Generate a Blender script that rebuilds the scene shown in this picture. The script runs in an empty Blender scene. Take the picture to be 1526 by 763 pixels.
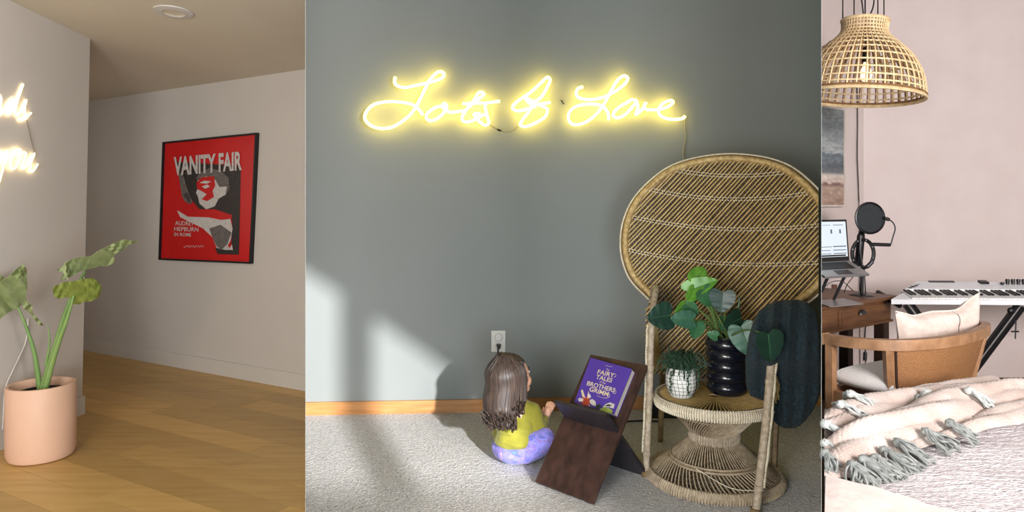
import bpy, bmesh, math, random
from mathutils import Vector, Matrix, noise
random.seed(7)
V = Vector
C = bpy.context.scene.collection
sc = bpy.context.scene

# ------------------------------------------------------------------ camera, world, lights, exposure
H = 1.1          # eye height above the carpet of the middle room
F = 1050.0       # focal length in pixels of the 1526 x 763 frame
CX, HY = 763.0, 300.0
cam_data = bpy.data.cameras.new('camera')
cam = bpy.data.objects.new('camera', cam_data); C.objects.link(cam)
cam.location = (0, 0, H); cam.rotation_euler = (math.pi/2, 0, 0)
cam_data.sensor_width = 36.0
cam_data.lens = 36.0*F/1526.0
cam_data.shift_y = -(381.5-HY)/1526.0
cam_data.clip_start = 0.02
sc.camera = cam

w = bpy.data.worlds.new('world'); sc.world = w; w.use_nodes = True
w.node_tree.nodes['Background'].inputs[0].default_value = (0.80, 0.88, 1.0, 1)
w.node_tree.nodes['Background'].inputs[1].default_value = 0.6

sc.view_settings.view_transform = 'Standard'
sc.view_settings.look = 'None'
sc.view_settings.gamma = 1.0
sc.view_settings.use_curve_mapping = False
sc.view_settings.exposure = 0.0

def area(name, loc, target, sx, sy, power, col, spread=180):
    d = bpy.data.lights.new(name, 'AREA'); d.shape = 'RECTANGLE'; d.size = sx; d.size_y = sy
    d.energy = power; d.color = col; d.spread = math.radians(spread)
    o = bpy.data.objects.new(name, d); C.objects.link(o); o.location = loc
    o.rotation_euler = (V(target)-V(loc)).to_track_quat('-Z', 'Y').to_euler()
    return o
# added area lights standing in for daylight; no windows are built for them
area('added_daylight_left', (-1.4, -0.9, 1.35), (-2.4, 4.6, 0.6), 1.4, 1.5, 98, (1.0, 0.93, 0.84))
area('added_light_hall', (-4.45, 4.7, 1.2), (-3.6, 6.2, 0.9), 0.7, 1.2, 6, (1.0, 0.90, 0.78))  # added light hidden behind the near wall to brighten the hallway
area('added_daylight_middle', (-0.95, -1.1, 0.65), (-0.2, 3.7, 0.0), 1.2, 1.1, 62, (0.86, 0.94, 1.0))
area('added_light_mid_wall', (0.45, -1.3, 0.60), (-0.8, 3.6, 0.1), 0.9, 1.0, 62, (0.80, 0.91, 1.0))  # added light that brightens the left part of the middle wall
area('added_daylight_right', (2.3, -1.0, 1.75), (3.0, 4.6, 0.75), 1.5, 1.4, 320, (1.0, 0.95, 0.94))
sun_d = bpy.data.lights.new('sun', 'SUN'); sun_d.energy = 7.0; sun_d.angle = math.radians(1.3); sun_d.color = (0.97, 0.98, 1.0)
sun = bpy.data.objects.new('sun', sun_d); C.objects.link(sun)
SUN = V((-0.34, 0.90, -0.27)).normalized()
sun.rotation_euler = SUN.to_track_quat('-Z', 'Y').to_euler()

# ------------------------------------------------------------------ helpers
def W(x, y, Y): return V(((x-CX)/F*Y, Y, H+(HY-y)/F*Y))
def G(x, y, zf):
    Y = F*(H-zf)/(y-HY); return V(((x-CX)/F*Y, Y, zf))
def onp(x, y, P0, n):
    d = V(((x-CX)/F, 1.0, (HY-y)/F)); o = V((0, 0, H))
    return o + d*((P0-o).dot(n)/d.dot(n))
def lerp(a, b, t): return a+(b-a)*t

org = {}
def tag(o, label=None, cat=None, group=None, kind=None):
    if label: o['label'] = label
    if cat: o['category'] = cat
    if group: o['group'] = group
    if kind: o['kind'] = kind
    return o
def thing(name, loc, label, cat, group=None):
    o = bpy.data.objects.new(name, None); C.objects.link(o); o.location = loc; o.empty_display_size = 0.05
    org[o] = V(loc); return tag(o, label, cat, group)

def spline(pts, n=8, closed=False):
    pts = [V(p) for p in pts]; out = []
    N = len(pts); rng = N if closed else N-1
    for i in range(rng):
        if closed: p0, p1, p2, p3 = pts[i-1], pts[i], pts[(i+1) % N], pts[(i+2) % N]
        else:
            p1, p2 = pts[i], pts[i+1]
            p0 = pts[i-1] if i > 0 else p1*2-p2
            p3 = pts[i+2] if i+2 < N else p2*2-p1
        for k in range(n):
            t = k/n
            out.append(0.5*((2*p1)+(p2-p0)*t+(2*p0-5*p1+4*p2-p3)*t*t+(3*p1-p0-3*p2+p3)*t*t*t))
    if not closed: out.append(pts[-1])
    return out

class MB:
    def __init__(s): s.v = []; s.f = []; s.m = []; s.mi = 0
    def add(s, vs, fs):
        b = len(s.v); s.v += [V(p) for p in vs]
        for f in fs: s.f.append(tuple(b+i for i in f)); s.m.append(s.mi)
        return s
    def hexa(s, a, b):
        n = len(a)
        fs = [tuple(range(n))[::-1], tuple(range(n, 2*n))]
        for i in range(n): j = (i+1) % n; fs.append((i, j, n+j, n+i))
        return s.add(list(a)+list(b), fs)
    def box(s, c, sz, R=None):
        c = V(c); h = V(sz)/2
        ps = [V((sx*h.x, sy*h.y, sz_*h.z)) for sz_ in (-1, 1) for sx, sy in ((-1, -1), (1, -1), (1, 1), (-1, 1))]
        if R: ps = [R @ p for p in ps]
        ps = [p+c for p in ps]
        return s.hexa(ps[:4], ps[4:])
    def prism(s, poly, z0, z1):
        return s.hexa([V((p[0], p[1], z0)) for p in poly], [V((p[0], p[1], z1)) for p in poly])
    def tube(s, pts, r, seg=6, closed=False, up=None, ry=None):
        pts = [V(p) for p in pts]; n = len(pts)
        rs = r if isinstance(r, (list, tuple)) else [r]*n
        T = []
        for i in range(n):
            a = pts[(i-1) % n] if (closed or i > 0) else pts[i]
            b = pts[(i+1) % n] if (closed or i < n-1) else pts[i]
            t = b-a; T.append(t.normalized() if t.length > 1e-9 else V((0, 0, 1)))
        N = up if up else (V((0, 0, 1)) if abs(T[0].z) < .9 else V((1, 0, 0)))
        vs = []
        for i in range(n):
            if up: N = V(up)
            N = N-T[i]*N.dot(T[i])
            if N.length < 1e-6: N = T[i].orthogonal()
            N.normalize(); B = T[i].cross(N)
            for k in range(seg):
                a = 2*math.pi*(k+.5)/seg
                vs.append(pts[i]+N*math.cos(a)*(ry*rs[i] if ry else rs[i])+B*math.sin(a)*rs[i])
        fs = []
        for i in range(n if closed else n-1):
            j = (i+1) % n
            for k in range(seg):
                l = (k+1) % seg
                fs.append((i*seg+k, i*seg+l, j*seg+l, j*seg+k))
        if not closed:
            fs.append(tuple(range(seg))[::-1]); fs.append(tuple((n-1)*seg+k for k in range(seg)))
        return s.add(vs, fs)
    def lathe(s, prof, c=(0, 0, 0), seg=32, R=None, a0=0, a1=2*math.pi):
        full = abs(a1-a0-2*math.pi) < 1e-6
        c = V(c); m = seg if full else seg+1; vs = []
        for r, z in prof:
            for k in range(m):
                a = a0+(a1-a0)*k/seg; p = V((r*math.cos(a), r*math.sin(a), z))
                vs.append((R @ p if R else p)+c)
        fs = []
        for i in range(len(prof)-1):
            for k in range(seg):
                l = (k+1) % m
                fs.append((i*m+k, i*m+l, (i+1)*m+l, (i+1)*m+k))
        return s.add(vs, fs)
    def ell(s, c, r, seg=16, rings=10, R=None):
        r = V(r) if not isinstance(r, (int, float)) else V((r, r, r)); c = V(c)
        vs = []; fs = []
        for i in range(1, rings):
            th = math.pi*i/rings
            for k in range(seg):
                a = 2*math.pi*k/seg
                p = V((r.x*math.sin(th)*math.cos(a), r.y*math.sin(th)*math.sin(a), r.z*math.cos(th)))
                vs.append((R @ p if R else p)+c)
        tp = V((0, 0, r.z)); bt = V((0, 0, -r.z))
        vs += [(R @ tp if R else tp)+c, (R @ bt if R else bt)+c]
        t = len(vs)-2; b = t+1
        for i in range(rings-2):
            for k in range(seg):
                l = (k+1) % seg
                fs.append((i*seg+k, (i+1)*seg+k, (i+1)*seg+l, i*seg+l))
        for k in range(seg):
            l = (k+1) % seg
            fs.append((t, k, l)); fs.append((b, (rings-2)*seg+l, (rings-2)*seg+k))
        return s.add(vs, fs)
    def grid(s, fn, nu, nv, closed_u=False):
        vs = []
        for j in range(nv+1):
            for i in range(nu if closed_u else nu+1): vs.append(fn(i/nu, j/nv))
        m = nu if closed_u else nu+1; fs = []
        for j in range(nv):
            for i in range(nu):
                k = (i+1) % m
                fs.append((j*m+i, j*m+k, (j+1)*m+k, (j+1)*m+i))
        return s.add(vs, fs)
    def build(s, name, mat, parent=None, smooth=False, origin=None, clip=None, solid=0, bevel=0, recalc=True, label=None, kind=None):
        me = bpy.data.meshes.new(name)
        me.from_pydata([tuple(p) for p in s.v], [], s.f)
        mats = mat if isinstance(mat, (list, tuple)) else [mat]
        for m in mats: me.materials.append(m)
        if len(mats) > 1:
            for p, k in zip(me.polygons, s.m): p.material_index = k
        bm = bmesh.new(); bm.from_mesh(me)
        if clip:
            bmesh.ops.bisect_plane(bm, geom=bm.verts[:]+bm.edges[:]+bm.faces[:], plane_co=clip[0], plane_no=clip[1], clear_outer=True)
        if solid:
            bmesh.ops.recalc_face_normals(bm, faces=bm.faces[:])
            bmesh.ops.solidify(bm, geom=bm.faces[:], thickness=solid)
        if bevel:
            bmesh.ops.bevel(bm, geom=bm.edges[:], offset=bevel, segments=2, affect='EDGES', profile=.6)
        if recalc: bmesh.ops.recalc_face_normals(bm, faces=bm.faces[:])
        bm.to_mesh(me); bm.free()
        return link(name, me, parent, smooth, origin, label, kind)
def link(name, me, parent=None, smooth=False, origin=None, label=None, kind=None):
    o = bpy.data.objects.new(name, me); C.objects.link(o)
    if parent is not None:
        og = org[parent]; o.parent = parent
    else:
        if origin is None:
            xs = [v.co for v in me.vertices]
            lo = V((min(p.x for p in xs), min(p.y for p in xs), min(p.z for p in xs))); hi = V((max(p.x for p in xs), max(p.y for p in xs), max(p.z for p in xs)))
            origin = V(((lo.x+hi.x)/2, (lo.y+hi.y)/2, lo.z))
        og = V(origin); o.location = og
    org[o] = og.copy()
    me.transform(Matrix.Translation(-og))
    if smooth:
        for p in me.polygons: p.use_smooth = True
        try: me.set_sharp_from_angle(angle=math.radians(45))
        except Exception: pass
    if label: o['label'] = label
    if kind: o['kind'] = kind
    return o
def struct(mb, name, mat, label, parent=None, **k):
    o = mb.build(name, mat, parent, **k)
    if parent is None: tag(o, label, None, None, 'structure')
    return o

def blob(name, caps, mat, parent, voxel=.006, smooth_it=6, label=None, extra=None, kind=None):
    """one continuous skin around a chain of tapered capsules"""
    mb = MB()
    for c in caps:
        if len(c) == 2: mb.ell(c[0], c[1], 16, 10); continue
        if len(c) == 3 and isinstance(c[2], Matrix): mb.ell(c[0], c[1], 20, 14, c[2]); continue
        p, r1, q, r2 = c; p = V(p); q = V(q)
        mb.ell(p, r1, 14, 8); mb.ell(q, r2, 14, 8)
        mb.tube([lerp(p, q, k/4) for k in range(5)], [r1+(r2-r1)*k/4 for k in range(5)], 12)
    me = bpy.data.meshes.new(name); me.from_pydata([tuple(p) for p in mb.v], [], mb.f)
    bm = bmesh.new(); bm.from_mesh(me); bmesh.ops.recalc_face_normals(bm, faces=bm.faces[:]); bm.to_mesh(me); bm.free()
    o = bpy.data.objects.new(name, me); C.objects.link(o)
    m = o.modifiers.new('r', 'REMESH'); m.mode = 'VOXEL'; m.voxel_size = voxel
    m = o.modifiers.new('s', 'SMOOTH'); m.iterations = smooth_it; m.factor = .5
    dg = bpy.context.evaluated_depsgraph_get()
    me2 = bpy.data.meshes.new_from_object(o.evaluated_get(dg))
    bpy.data.objects.remove(o); me2.materials.clear(); me2.materials.append(mat)
    if extra:
        for v in me2.vertices: v.co = extra(v.co.copy())
    return link(name, me2, parent, True, None, label, kind)

def text_geo(body, bold=0.0, shear=0.0, align='CENTER'):
    cu = bpy.data.curves.new('t', 'FONT'); cu.body = body; cu.align_x = align; cu.offset = bold; cu.shear = shear; cu.size = 1; cu.resolution_u = 3
    o = bpy.data.objects.new('t', cu); C.objects.link(o)
    dg = bpy.context.evaluated_depsgraph_get(); me = bpy.data.meshes.new_from_object(o.evaluated_get(dg))
    vs = [v.co.copy() for v in me.vertices]; fs = [tuple(p.vertices) for p in me.polygons]
    bpy.data.objects.remove(o); bpy.data.curves.remove(cu); bpy.data.meshes.remove(me)
    x0 = min(p.x for p in vs); x1 = max(p.x for p in vs); y0 = min(p.y for p in vs); y1 = max(p.y for p in vs)
    return [((p.x-x0)/(x1-x0), (p.y-y0)/(y1-y0)) for p in vs], fs

def xf(p, a):  # half plane clip of a 2-d polygon: keep n.p <= d
    n, d = a; out = []
    for i in range(len(p)):
        A = p[i]; B = p[(i+1) % len(p)]
        da = n[0]*A[0]+n[1]*A[1]-d; db = n[0]*B[0]+n[1]*B[1]-d
        if da <= 0: out.append(A)
        if da*db < 0:
            t = da/(da-db); out.append((A[0]+(B[0]-A[0])*t, A[1]+(B[1]-A[1])*t))
    return out

# ------------------------------------------------------------------ materials
def nt(name):
    m = bpy.data.materials.new(name); m.use_nodes = True
    t = m.node_tree; return m, t, t.nodes['Principled BSDF']
def lin(c):
    f = lambda u: u/12.92 if u <= .04045 else ((u+.055)/1.055)**2.4
    return tuple(f(x/255) for x in c)+(1,)
def mat(name, c, c2=None, rough=.6, scale=8, stretch=(1, 1, 1), bump=0, bscale=None, metal=0, sheen=0, rand=0, kind='noise', detail=4, coat=0, spec=.5, trans=0, sub=0, rot=(0, 0, 0), dist=.01):
    m, t, b = nt(name); N = t.nodes; L = t.links
    b.inputs['Roughness'].default_value = rough; b.inputs['Metallic'].default_value = metal
    b.inputs['Specular IOR Level'].default_value = spec
    if sheen: b.inputs['Sheen Weight'].default_value = sheen
    if coat: b.inputs['Coat Weight'].default_value = coat
    if trans: b.inputs['Transmission Weight'].default_value = trans
    if sub:
        b.inputs['Subsurface Weight'].default_value = sub; b.inputs['Subsurface Radius'].default_value = (.02, .008, .005)
    tc = N.new('ShaderNodeTexCoord'); mp = N.new('ShaderNodeMapping'); mp.inputs['Scale'].default_value = stretch; mp.inputs['Rotation'].default_value = rot
    L.new(tc.outputs['Object'], mp.inputs['Vector'])
    def tex(sca):
        if kind == 'wave':
            x = N.new('ShaderNodeTexWave'); x.inputs['Scale'].default_value = sca; x.inputs['Distortion'].default_value = 2.5; x.inputs['Detail'].default_value = detail; L.new(mp.outputs[0], x.inputs['Vector']); return x.outputs['Fac']
        if kind == 'voronoi':
            x = N.new('ShaderNodeTexVoronoi'); x.inputs['Scale'].default_value = sca; L.new(mp.outputs[0], x.inputs['Vector']); return x.outputs['Distance']
        x = N.new('ShaderNodeTexNoise'); x.inputs['Scale'].default_value = sca; x.inputs['Detail'].default_value = detail; L.new(mp.outputs[0], x.inputs['Vector']); return x.outputs['Fac']
    fac = tex(scale)
    c2 = c2 or tuple(max(0, v*.88) for v in c)
    rp = N.new('ShaderNodeValToRGB'); rp.color_ramp.elements[0].color = lin(c2); rp.color_ramp.elements[1].color = lin(c)
    rp.color_ramp.elements[0].position = .3; rp.color_ramp.elements[1].position = .7
    L.new(fac, rp.inputs[0]); col = rp.outputs[0]
    if rand:
        oi = N.new('ShaderNodeObjectInfo'); hs = N.new('ShaderNodeHueSaturation'); mr = N.new('ShaderNodeMapRange')
        mr.inputs[3].default_value = 1-rand; mr.inputs[4].default_value = 1+rand
        L.new(oi.outputs['Random'], mr.inputs[0]); L.new(mr.outputs[0], hs.inputs['Value']); L.new(col, hs.inputs['Color']); col = hs.outputs[0]
    L.new(col, b.inputs['Base Color'])
    if bump:
        bn = N.new('ShaderNodeBump'); bn.inputs['Strength'].default_value = bump; bn.inputs['Distance'].default_value = dist
        L.new(tex(bscale) if bscale else fac, bn.inputs['Height']); L.new(bn.outputs[0], b.inputs['Normal'])
    return m
def emit(name, c, s, base=None):
    m, t, b = nt(name)
    b.inputs['Base Color'].default_value = base or (c[0], c[1], c[2], 1); b.inputs['Emission Color'].default_value = (c[0], c[1], c[2], 1); b.inputs['Emission Strength'].default_value = s
    return m

M = {}
M['wall_left'] = mat('white_plaster_wall', (206, 199, 192), (203, 196, 189), .8, 3, bump=.03, bscale=60)
M['ceil_left'] = mat('cream_plaster_ceiling', (212, 200, 180), (209, 197, 177), .85, 3, bump=.03, bscale=60)
M['trim_white'] = mat('white_painted_trim', (210, 204, 197), (206, 200, 193), .5, 4)
M['oak'] = mat('oak_floor_plank', (200, 164, 100), (184, 146, 82), .42, 3.0, (1, 9, 9), bump=.05, rand=.16, rot=(0, 0, math.radians(29.7)))
M['subfloor'] = mat('dark_plank_joint', (96, 70, 36), None, .8)
M['wall_mid'] = mat('grey_green_wall_paint', (136, 140, 137), (133, 137, 134), .75, 2.5, bump=.03, bscale=90)
M['carpet'] = mat('light_grey_carpet', (224, 220, 216), (168, 165, 162), .95, 130, bump=.9, bscale=110, sheen=.3, dist=.02)
M['oak_trim'] = mat('honey_oak_baseboard', (196, 140, 84), (172, 116, 62), .45, 5, (1, 12, 12), bump=.03)
M['wall_right'] = mat('blush_plaster_wall', (214, 199, 195), (208, 192, 188), .8, 4, bump=.06, bscale=70)
M['plain_wall'] = mat('plain_wall_paint', (190, 186, 180), None, .85)
M['roof'] = mat('dark_low_bounce_ceiling', (112, 106, 94), None, .85)  # unseen roof, coloured dark to cut its bounce on the middle wall
M['black'] = mat('black_plastic', (22, 22, 24), (16, 16, 18), .4)
M['black_metal'] = mat('black_metal', (26, 26, 29), (18, 18, 20), .35, metal=.4)
M['white_plastic'] = mat('white_plastic', (224, 224, 222), (218, 218, 216), .4)
M['red_print'] = mat('red_poster_print', (206, 22, 22), (196, 16, 18), .35, 6)
M['ink_black'] = mat('black_poster_ink', (34, 28, 28), (58, 50, 48), .4, 60)
M['ink_white'] = mat('white_poster_ink', (216, 210, 206), (188, 180, 176), .4, 60)
M['ink_grey'] = mat('grey_poster_ink', (120, 112, 108), (84, 78, 76), .4, 50)
M['pot_pink'] = mat('blush_ceramic_pot', (222, 182, 156), (216, 175, 149), .55, 5, bump=.03, bscale=60)
M['soil'] = mat('dark_potting_soil', (44, 32, 26), (24, 17, 13), .95, 60, bump=.8)
M['leaf_al'] = mat('pale_green_leaf', (166, 178, 128), (134, 150, 98), .45, 22, bump=.15)
M['leaf_al2'] = mat('yellow_green_leaf', (164, 178, 92), (130, 150, 68), .45, 18, bump=.15)
M['stem_al'] = mat('green_leaf_stalk', (138, 166, 96), (96, 134, 70), .45, 10, (1, 1, .2))

# ------------------------------------------------------------------ the setting: shell behind the camera
TL, TR = (455.5-CX)/F, (1224.0-CX)/F          # directions of the two dividing walls seen from the camera
def mid_wall(x): # foot of the middle room's far wall at column x
    A = V((-1.062, 3.632)); B = V((1.668, 3.80)); r = (x-CX)/F
    t = (r*A.y-A.x)/((B.x-A.x)-r*(B.y-A.y)); return A+(B-A)*t
ML, MR = mid_wall(455.5), mid_wall(1224)
zl, zr = H-1.40, H-1.35
RY = -1.6
# unseen rear wall added as a sun mask; its openings shape the sun patches
def rear_pt(x, y):
    q = mid_wall(x); Y = q.y; p = W(x, y, Y); k = (Y-RY)/SUN.y; return p-SUN*k
head = [rear_pt(430, 382), rear_pt(512, 434)], [rear_pt(557, 466), rear_pt(700, 566)]
foot = [rear_pt(430, 700), rear_pt(512, 700)], [rear_pt(557, 700), rear_pt(700, 700)]
mb = MB()
def slab(poly):
    mb.hexa([V((p[0], RY, p[1])) for p in poly], [V((p[0], RY-.06, p[1])) for p in poly])
xa, xb, xc, xd = head[0][0].x, head[0][1].x, head[1][0].x, head[1][1].x
zb = foot[0][0].z; zt = 2.9; z0 = -.4
slab([(-6, z0), (xa, z0), (xa, zt), (-6, zt)]); slab([(xd, z0), (6, z0), (6, zt), (xd, zt)])
slab([(xa, z0), (xd, z0), (xd, zb), (xa, zb)])
slab([(xa, head[0][0].z), (xb, head[0][1].z), (xb, zt), (xa, zt)])
slab([(xb, zb), (xc, zb), (xc, zt), (xb, zt)])
slab([(xc, head[1][0].z), (xd, head[1][1].z), (xd, zt), (xc, zt)])
struct(mb, 'wall_rear_sun_mask', M['plain_wall'], 'plain unseen wall added behind the viewer with openings that shape the sunlight', recalc=True)
struct(MB().box((0, 2.4, 2.85), (12, 8.12, .08)), 'roof_light_block', M['roof'], 'plain unseen ceiling added high above the three rooms to block light')  # added roof that keeps sun and sky from coming in over the walls
struct(MB().box((-6.0, 2.6, 1.2), (.08, 8.5, 3.3)), 'wall_outer_left', M['plain_wall'], 'plain outer wall beyond the hallway')
struct(MB().box((6.0, 2.6, 1.2), (.08, 8.5, 3.3)), 'wall_outer_right', M['plain_wall'], 'plain outer wall beyond the bedroom')

# dividing walls between the rooms (thin wedge panels)
def divider(x, q, name, label, e0, e1):
    a, b = (x+e0-CX)/F, (x+e1-CX)/F
    poly = [(a*1.65, 1.65), (b*1.65, 1.65), (b*(q.y+.05), q.y+.05), (a*(q.y+.05), q.y+.05)]
    struct(MB().prism(poly, -.3, 2.8), name, M['wall_mid'], label)
divider(455.5, ML, 'wall_divider_left', 'thin dividing wall between wooden hallway and carpeted room', -.4, 0)
divider(1224.0, MR, 'wall_divider_right', 'thin dividing wall between carpeted room and bedroom', 0, .4)

# ------------------------------------------------------------------ left room shell
B1, B2 = G(122, 521, zl), G(455.5, 582, zl)              # foot of the hallway wall
bd = (B1-B2).normalized(); bn = V((-bd.y, bd.x, 0)); bn = bn if bn.y < 0 else -bn   # towards the viewer
N1 = G(122, 617, zl); nd = V((-.084, -1, 0)).normalized(); nn = V((1, -.084, 0)).normalized()
top_lean = V((.055, 0, 0))
c1, c2, c3 = W(134.5, 57.5, 4.637), W(455, 103, 5.213), W(200, 141, 6.25)
cn = (c2-c1).cross(c3-c1).normalized()
def ceil_z(x, y): return c1.z-((x-c1.x)*cn.x+(y-c1.y)*cn.y)/cn.z
# hallway wall
L0, L1 = B2-bd*1.1, B1+bd*1.6
mb = MB(); pl = [L0, L1, L1-bn*.1, L0-bn*.1]
mb.hexa([V((p.x, p.y, zl)) for p in pl], [V((p.x, p.y, ceil_z(p.x, p.y)+.03)) for p in pl])
wall_hall = struct(mb, 'wall_hallway', M['wall_left'], 'cream white hallway wall behind the red poster')
mb = MB(); o = .014
pl = [L0, L1, L1+bn*o, L0+bn*o]
mb.hexa([V((p.x, p.y, zl)) for p in pl], [V((p.x, p.y, zl+.118)) for p in pl])
struct(mb, 'baseboard_hallway', M['trim_white'], 'white baseboard along the hallway wall under the red poster')
# hallway end behind the near wall
mb = MB(); e = L1; q = V((e.x-.3, 3.0, 0))
mb.box((e.x-.06, (e.y+2.2)/2, zl+1.3), (.1, e.y-2.0, 2.6))
struct(mb, 'wall_hallway_end', M['wall_left'], 'end wall of the hallway hidden behind the near wall')
# near wall with the script neon
A0, A1 = N1, N1+nd*6.0
mb = MB(); pl = [A0, A1, A1-nn*.12, A0-nn*.12]
mb.hexa([V((p.x, p.y, zl)) for p in pl], [V((p.x, p.y, ceil_z(p.x, p.y)+.03))+top_lean for p in pl])
struct(mb, 'wall_near_left', M['wall_left'], 'white wall at the left edge carrying the small neon script')
mb = MB(); pl = [A0+nn*.014-nd*.012, A1+nn*.014, A1-nn*.13, A0-nn*.13-nd*.012]
mb.hexa([V((p.x, p.y, zl)) for p in pl], [V((p.x, p.y, zl+.118)) for p in pl])
struct(mb, 'baseboard_near_left', M['trim_white'], 'white baseboard at the foot of the near left wall')
# ceiling
poly = [(-5.6, .4), (TL*.4-.01, .4), (TL*ML.y-.012, ML.y), (TL*(ML.y+.1), ML.y+.1), (.3, ML.y+.2), (.3, 6.0), (-5.6, 8.0)]
mb = MB(); mb.hexa([V((x, y, ceil_z(x, y))) for x, y in poly], [V((x, y, ceil_z(x, y)+.05)) for x, y in poly])
ceil_left = struct(mb, 'ceiling_left', M['ceil_left'], 'warm cream ceiling with a round recessed light')
# recessed light
p = W(259, 17, 1.0); d = (p-V((0, 0, H))); t_ = (c1-V((0, 0, H))).dot(cn)/d.dot(cn); lp = V((0, 0, H))+d*t_
Rl = cn.to_track_quat('Z', 'Y').to_matrix() if cn.z > 0 else (-cn).to_track_quat('Z', 'Y').to_matrix()
M['lamp_off'] = mat('pale_frosted_lens', (226, 212, 190), None, .4)
t = thing('recessed_light', lp, 'round white recessed light set in the hallway ceiling', 'ceiling light')
MB().lathe([(.062, -.001), (.062, -.012), (.105, -.008), (.108, -.001), (.062, -.001)], lp, 40, Rl).build('trim_ring', M['trim_white'], t, True)
MB().lathe([(.062, -.010), (.055, -.005), (.046, -.003), (.0, -.003)], lp, 40, Rl).build('lens', M['lamp_off'], t, True)
# oak floor, plank by plank
fl = struct(MB().box((-3.0, 3.2, zl-.03), (6.0, 7.6, .03)), 'floor_oak', M['subfloor'], 'light oak plank floor of the hallway')
pd = V((bd.x, bd.y, 0)); pn = V((bn.x, bn.y, 0))
row = 0; wp = .19; cnt = 0
for row in range(0, 24):
    s = -3.2-random.random()*1.4
    while s < 4.5:
        ln = random.uniform(1.1, 2.1)
        g = .0012
        quad = [B2+pd*(s+g)+pn*(row*wp-.05+g), B2+pd*(s+ln-g)+pn*(row*wp-.05+g), B2+pd*(s+ln-g)+pn*((row+1)*wp-.05-g), B2+pd*(s+g)+pn*((row+1)*wp-.05-g)]
        s += ln
        poly = [(p.x, p.y) for p in quad]
        poly = xf(poly, ((1, -TL), .05)); 
        if len(poly) < 3: continue
        poly = xf(poly, ((-1, 0), 5.0))
        if len(poly) < 3: continue
        poly = xf(poly, ((0, -1), -2.6))
        if len(poly) < 3: continue
        px = [CX+F*p[0]/p[1] for p in poly]
        if max(px) < -60: continue
        if min(p[1] for p in poly) > 6.9: continue
        dz = random.uniform(-.0006, .0006)
        MB().prism(poly, zl-.014, zl+dz).build('plank', M['oak'], fl)

# ------------------------------------------------------------------ middle room shell
mb = MB(); dw = (MR-ML).normalized(); wn = V((dw.y, -dw.x, 0)).normalized(); wn3 = V((wn.x, wn.y, 0))
a3 = V((ML.x, ML.y, 0)); b3 = V((MR.x, MR.y, 0))
pl = [a3, b3, b3*1.013, a3*1.013]
mb.hexa([V((p.x, p.y, -.3)) for p in pl], [V((p.x, p.y, 2.8)) for p in pl])
struct(mb, 'wall_center', M['wall_mid'], 'grey green wall behind the large neon sign')
P_MID = a3.copy(); n_mid = wn3
mb = MB(); pl = [a3+wn3*.014, b3+wn3*.014, b3, a3]
pl[0].x = TL*pl[0].y; pl[1].x = TR*pl[1].y
mb.hexa([V((p.x, p.y, 0)) for p in pl], [V((p.x, p.y, .066)) for p in pl])
struct(mb, 'baseboard_center', M['oak_trim'], 'honey oak baseboard along the grey green wall')
mb = MB(); pl = [a3, b3, V((TR*.6, .6, 0)), V((TL*.6, .6, 0))]
mb.hexa([V((p.x, p.y, -.05)) for p in pl], [V((p.x, p.y, 0)) for p in pl])
carpet = struct(mb, 'floor_carpet', M['carpet'], 'pale grey cut pile carpet under the child and the chair')

# ------------------------------------------------------------------ right room shell
RW = 5.4; RCX = (1287-CX)/F*RW
ld = V((.795, .606, 0)); lnn = V((.606, -.795, 0))
corner = V((RCX, RW, 0))
struct(MB().prism([(corner.x, RW), (6, RW), (6, RW+.1), (corner.x, RW+.1)], zr, 2.8), 'wall_right_back', M['wall_right'], 'blush plaster wall behind the keyboard')
q = corner-ld*2.0; 
struct(MB().prism([(corner.x, corner.y), (q.x, q.y), (q.x-.06, q.y+.08), (corner.x-.06, corner.y+.08)], zr, 2.8), 'wall_right_side', M['wall_right'], 'blush plaster wall that carries the seaside picture')
struct(MB().box((3.6, 3.0, zr-.03), (6.2, 5.2, .06)), 'floor_bedroom', M['subfloor'], 'dark floor under the bed and the desk')

# ================================================================== LEFT ROOM OBJECTS
# ---- red magazine poster in a thin black frame
P_H = B2.copy(); n_h = bn
TLp, TRp, BRp, BLp = (245, 212), (385, 198), (376, 393), (239, 387)
def hw(x, y, off): return onp(x, y, P_H+n_h*off, n_h)
cs = [hw(*c, .012) for c in (BLp, BRp, TRp, TLp)]
ctr = (cs[0]+cs[1]+cs[2]+cs[3])/4
t = thing('framed_poster', (ctr.x, ctr.y, min(c.z for c in cs)), 'red magazine cover poster in a thin black frame on the hallway wall', 'poster')
mb = MB(); inner = [ctr+(c-ctr)*.972 for c in cs]
for i in range(4):
    j = (i+1) % 4
    a = [cs[i], cs[j], inner[j], inner[i]]
    mb.hexa([p-n_h*.012 for p in a], [p+n_h*.02 for p in a])
mb.build('frame', M['black'], t)
pp = MB(); pp.hexa([p-n_h*.010 for p in inner], [p+n_h*.004 for p in inner]); pr = pp.build('print', M['red_print'], t)
def pc(cx, cy, off): return hw(225+cx*175/607, 185+cy*220/763, .016+off)
def pshape(name, polys, m, off):
    mb = MB()
    for pts in polys:
        mb.hexa([pc(x, y, off) for x, y in pts], [pc(x, y, off+.0008) for x, y in pts])
    return mb.build(name, m, pr)
pshape('dark_panel', [[(128, 195), (465, 215), (455, 675), (345, 672), (330, 640), (415, 640), (420, 500), (400, 470), (250, 440), (160, 330)]], M['ink_black'], .0010)
pshape('red_field', [[(70, 400), (150, 330), (165, 398), (240, 440), (330, 440), (420, 470), (410, 520), (300, 500), (130, 460), (60, 470)]], M['red_print'], .0020)
pshape('hair_shape', [[(232, 285), (250, 250), (300, 228), (360, 240), (400, 275), (405, 330), (385, 370), (350, 340), (330, 290), (280, 275)]], M['ink_grey'], .0030)
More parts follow.
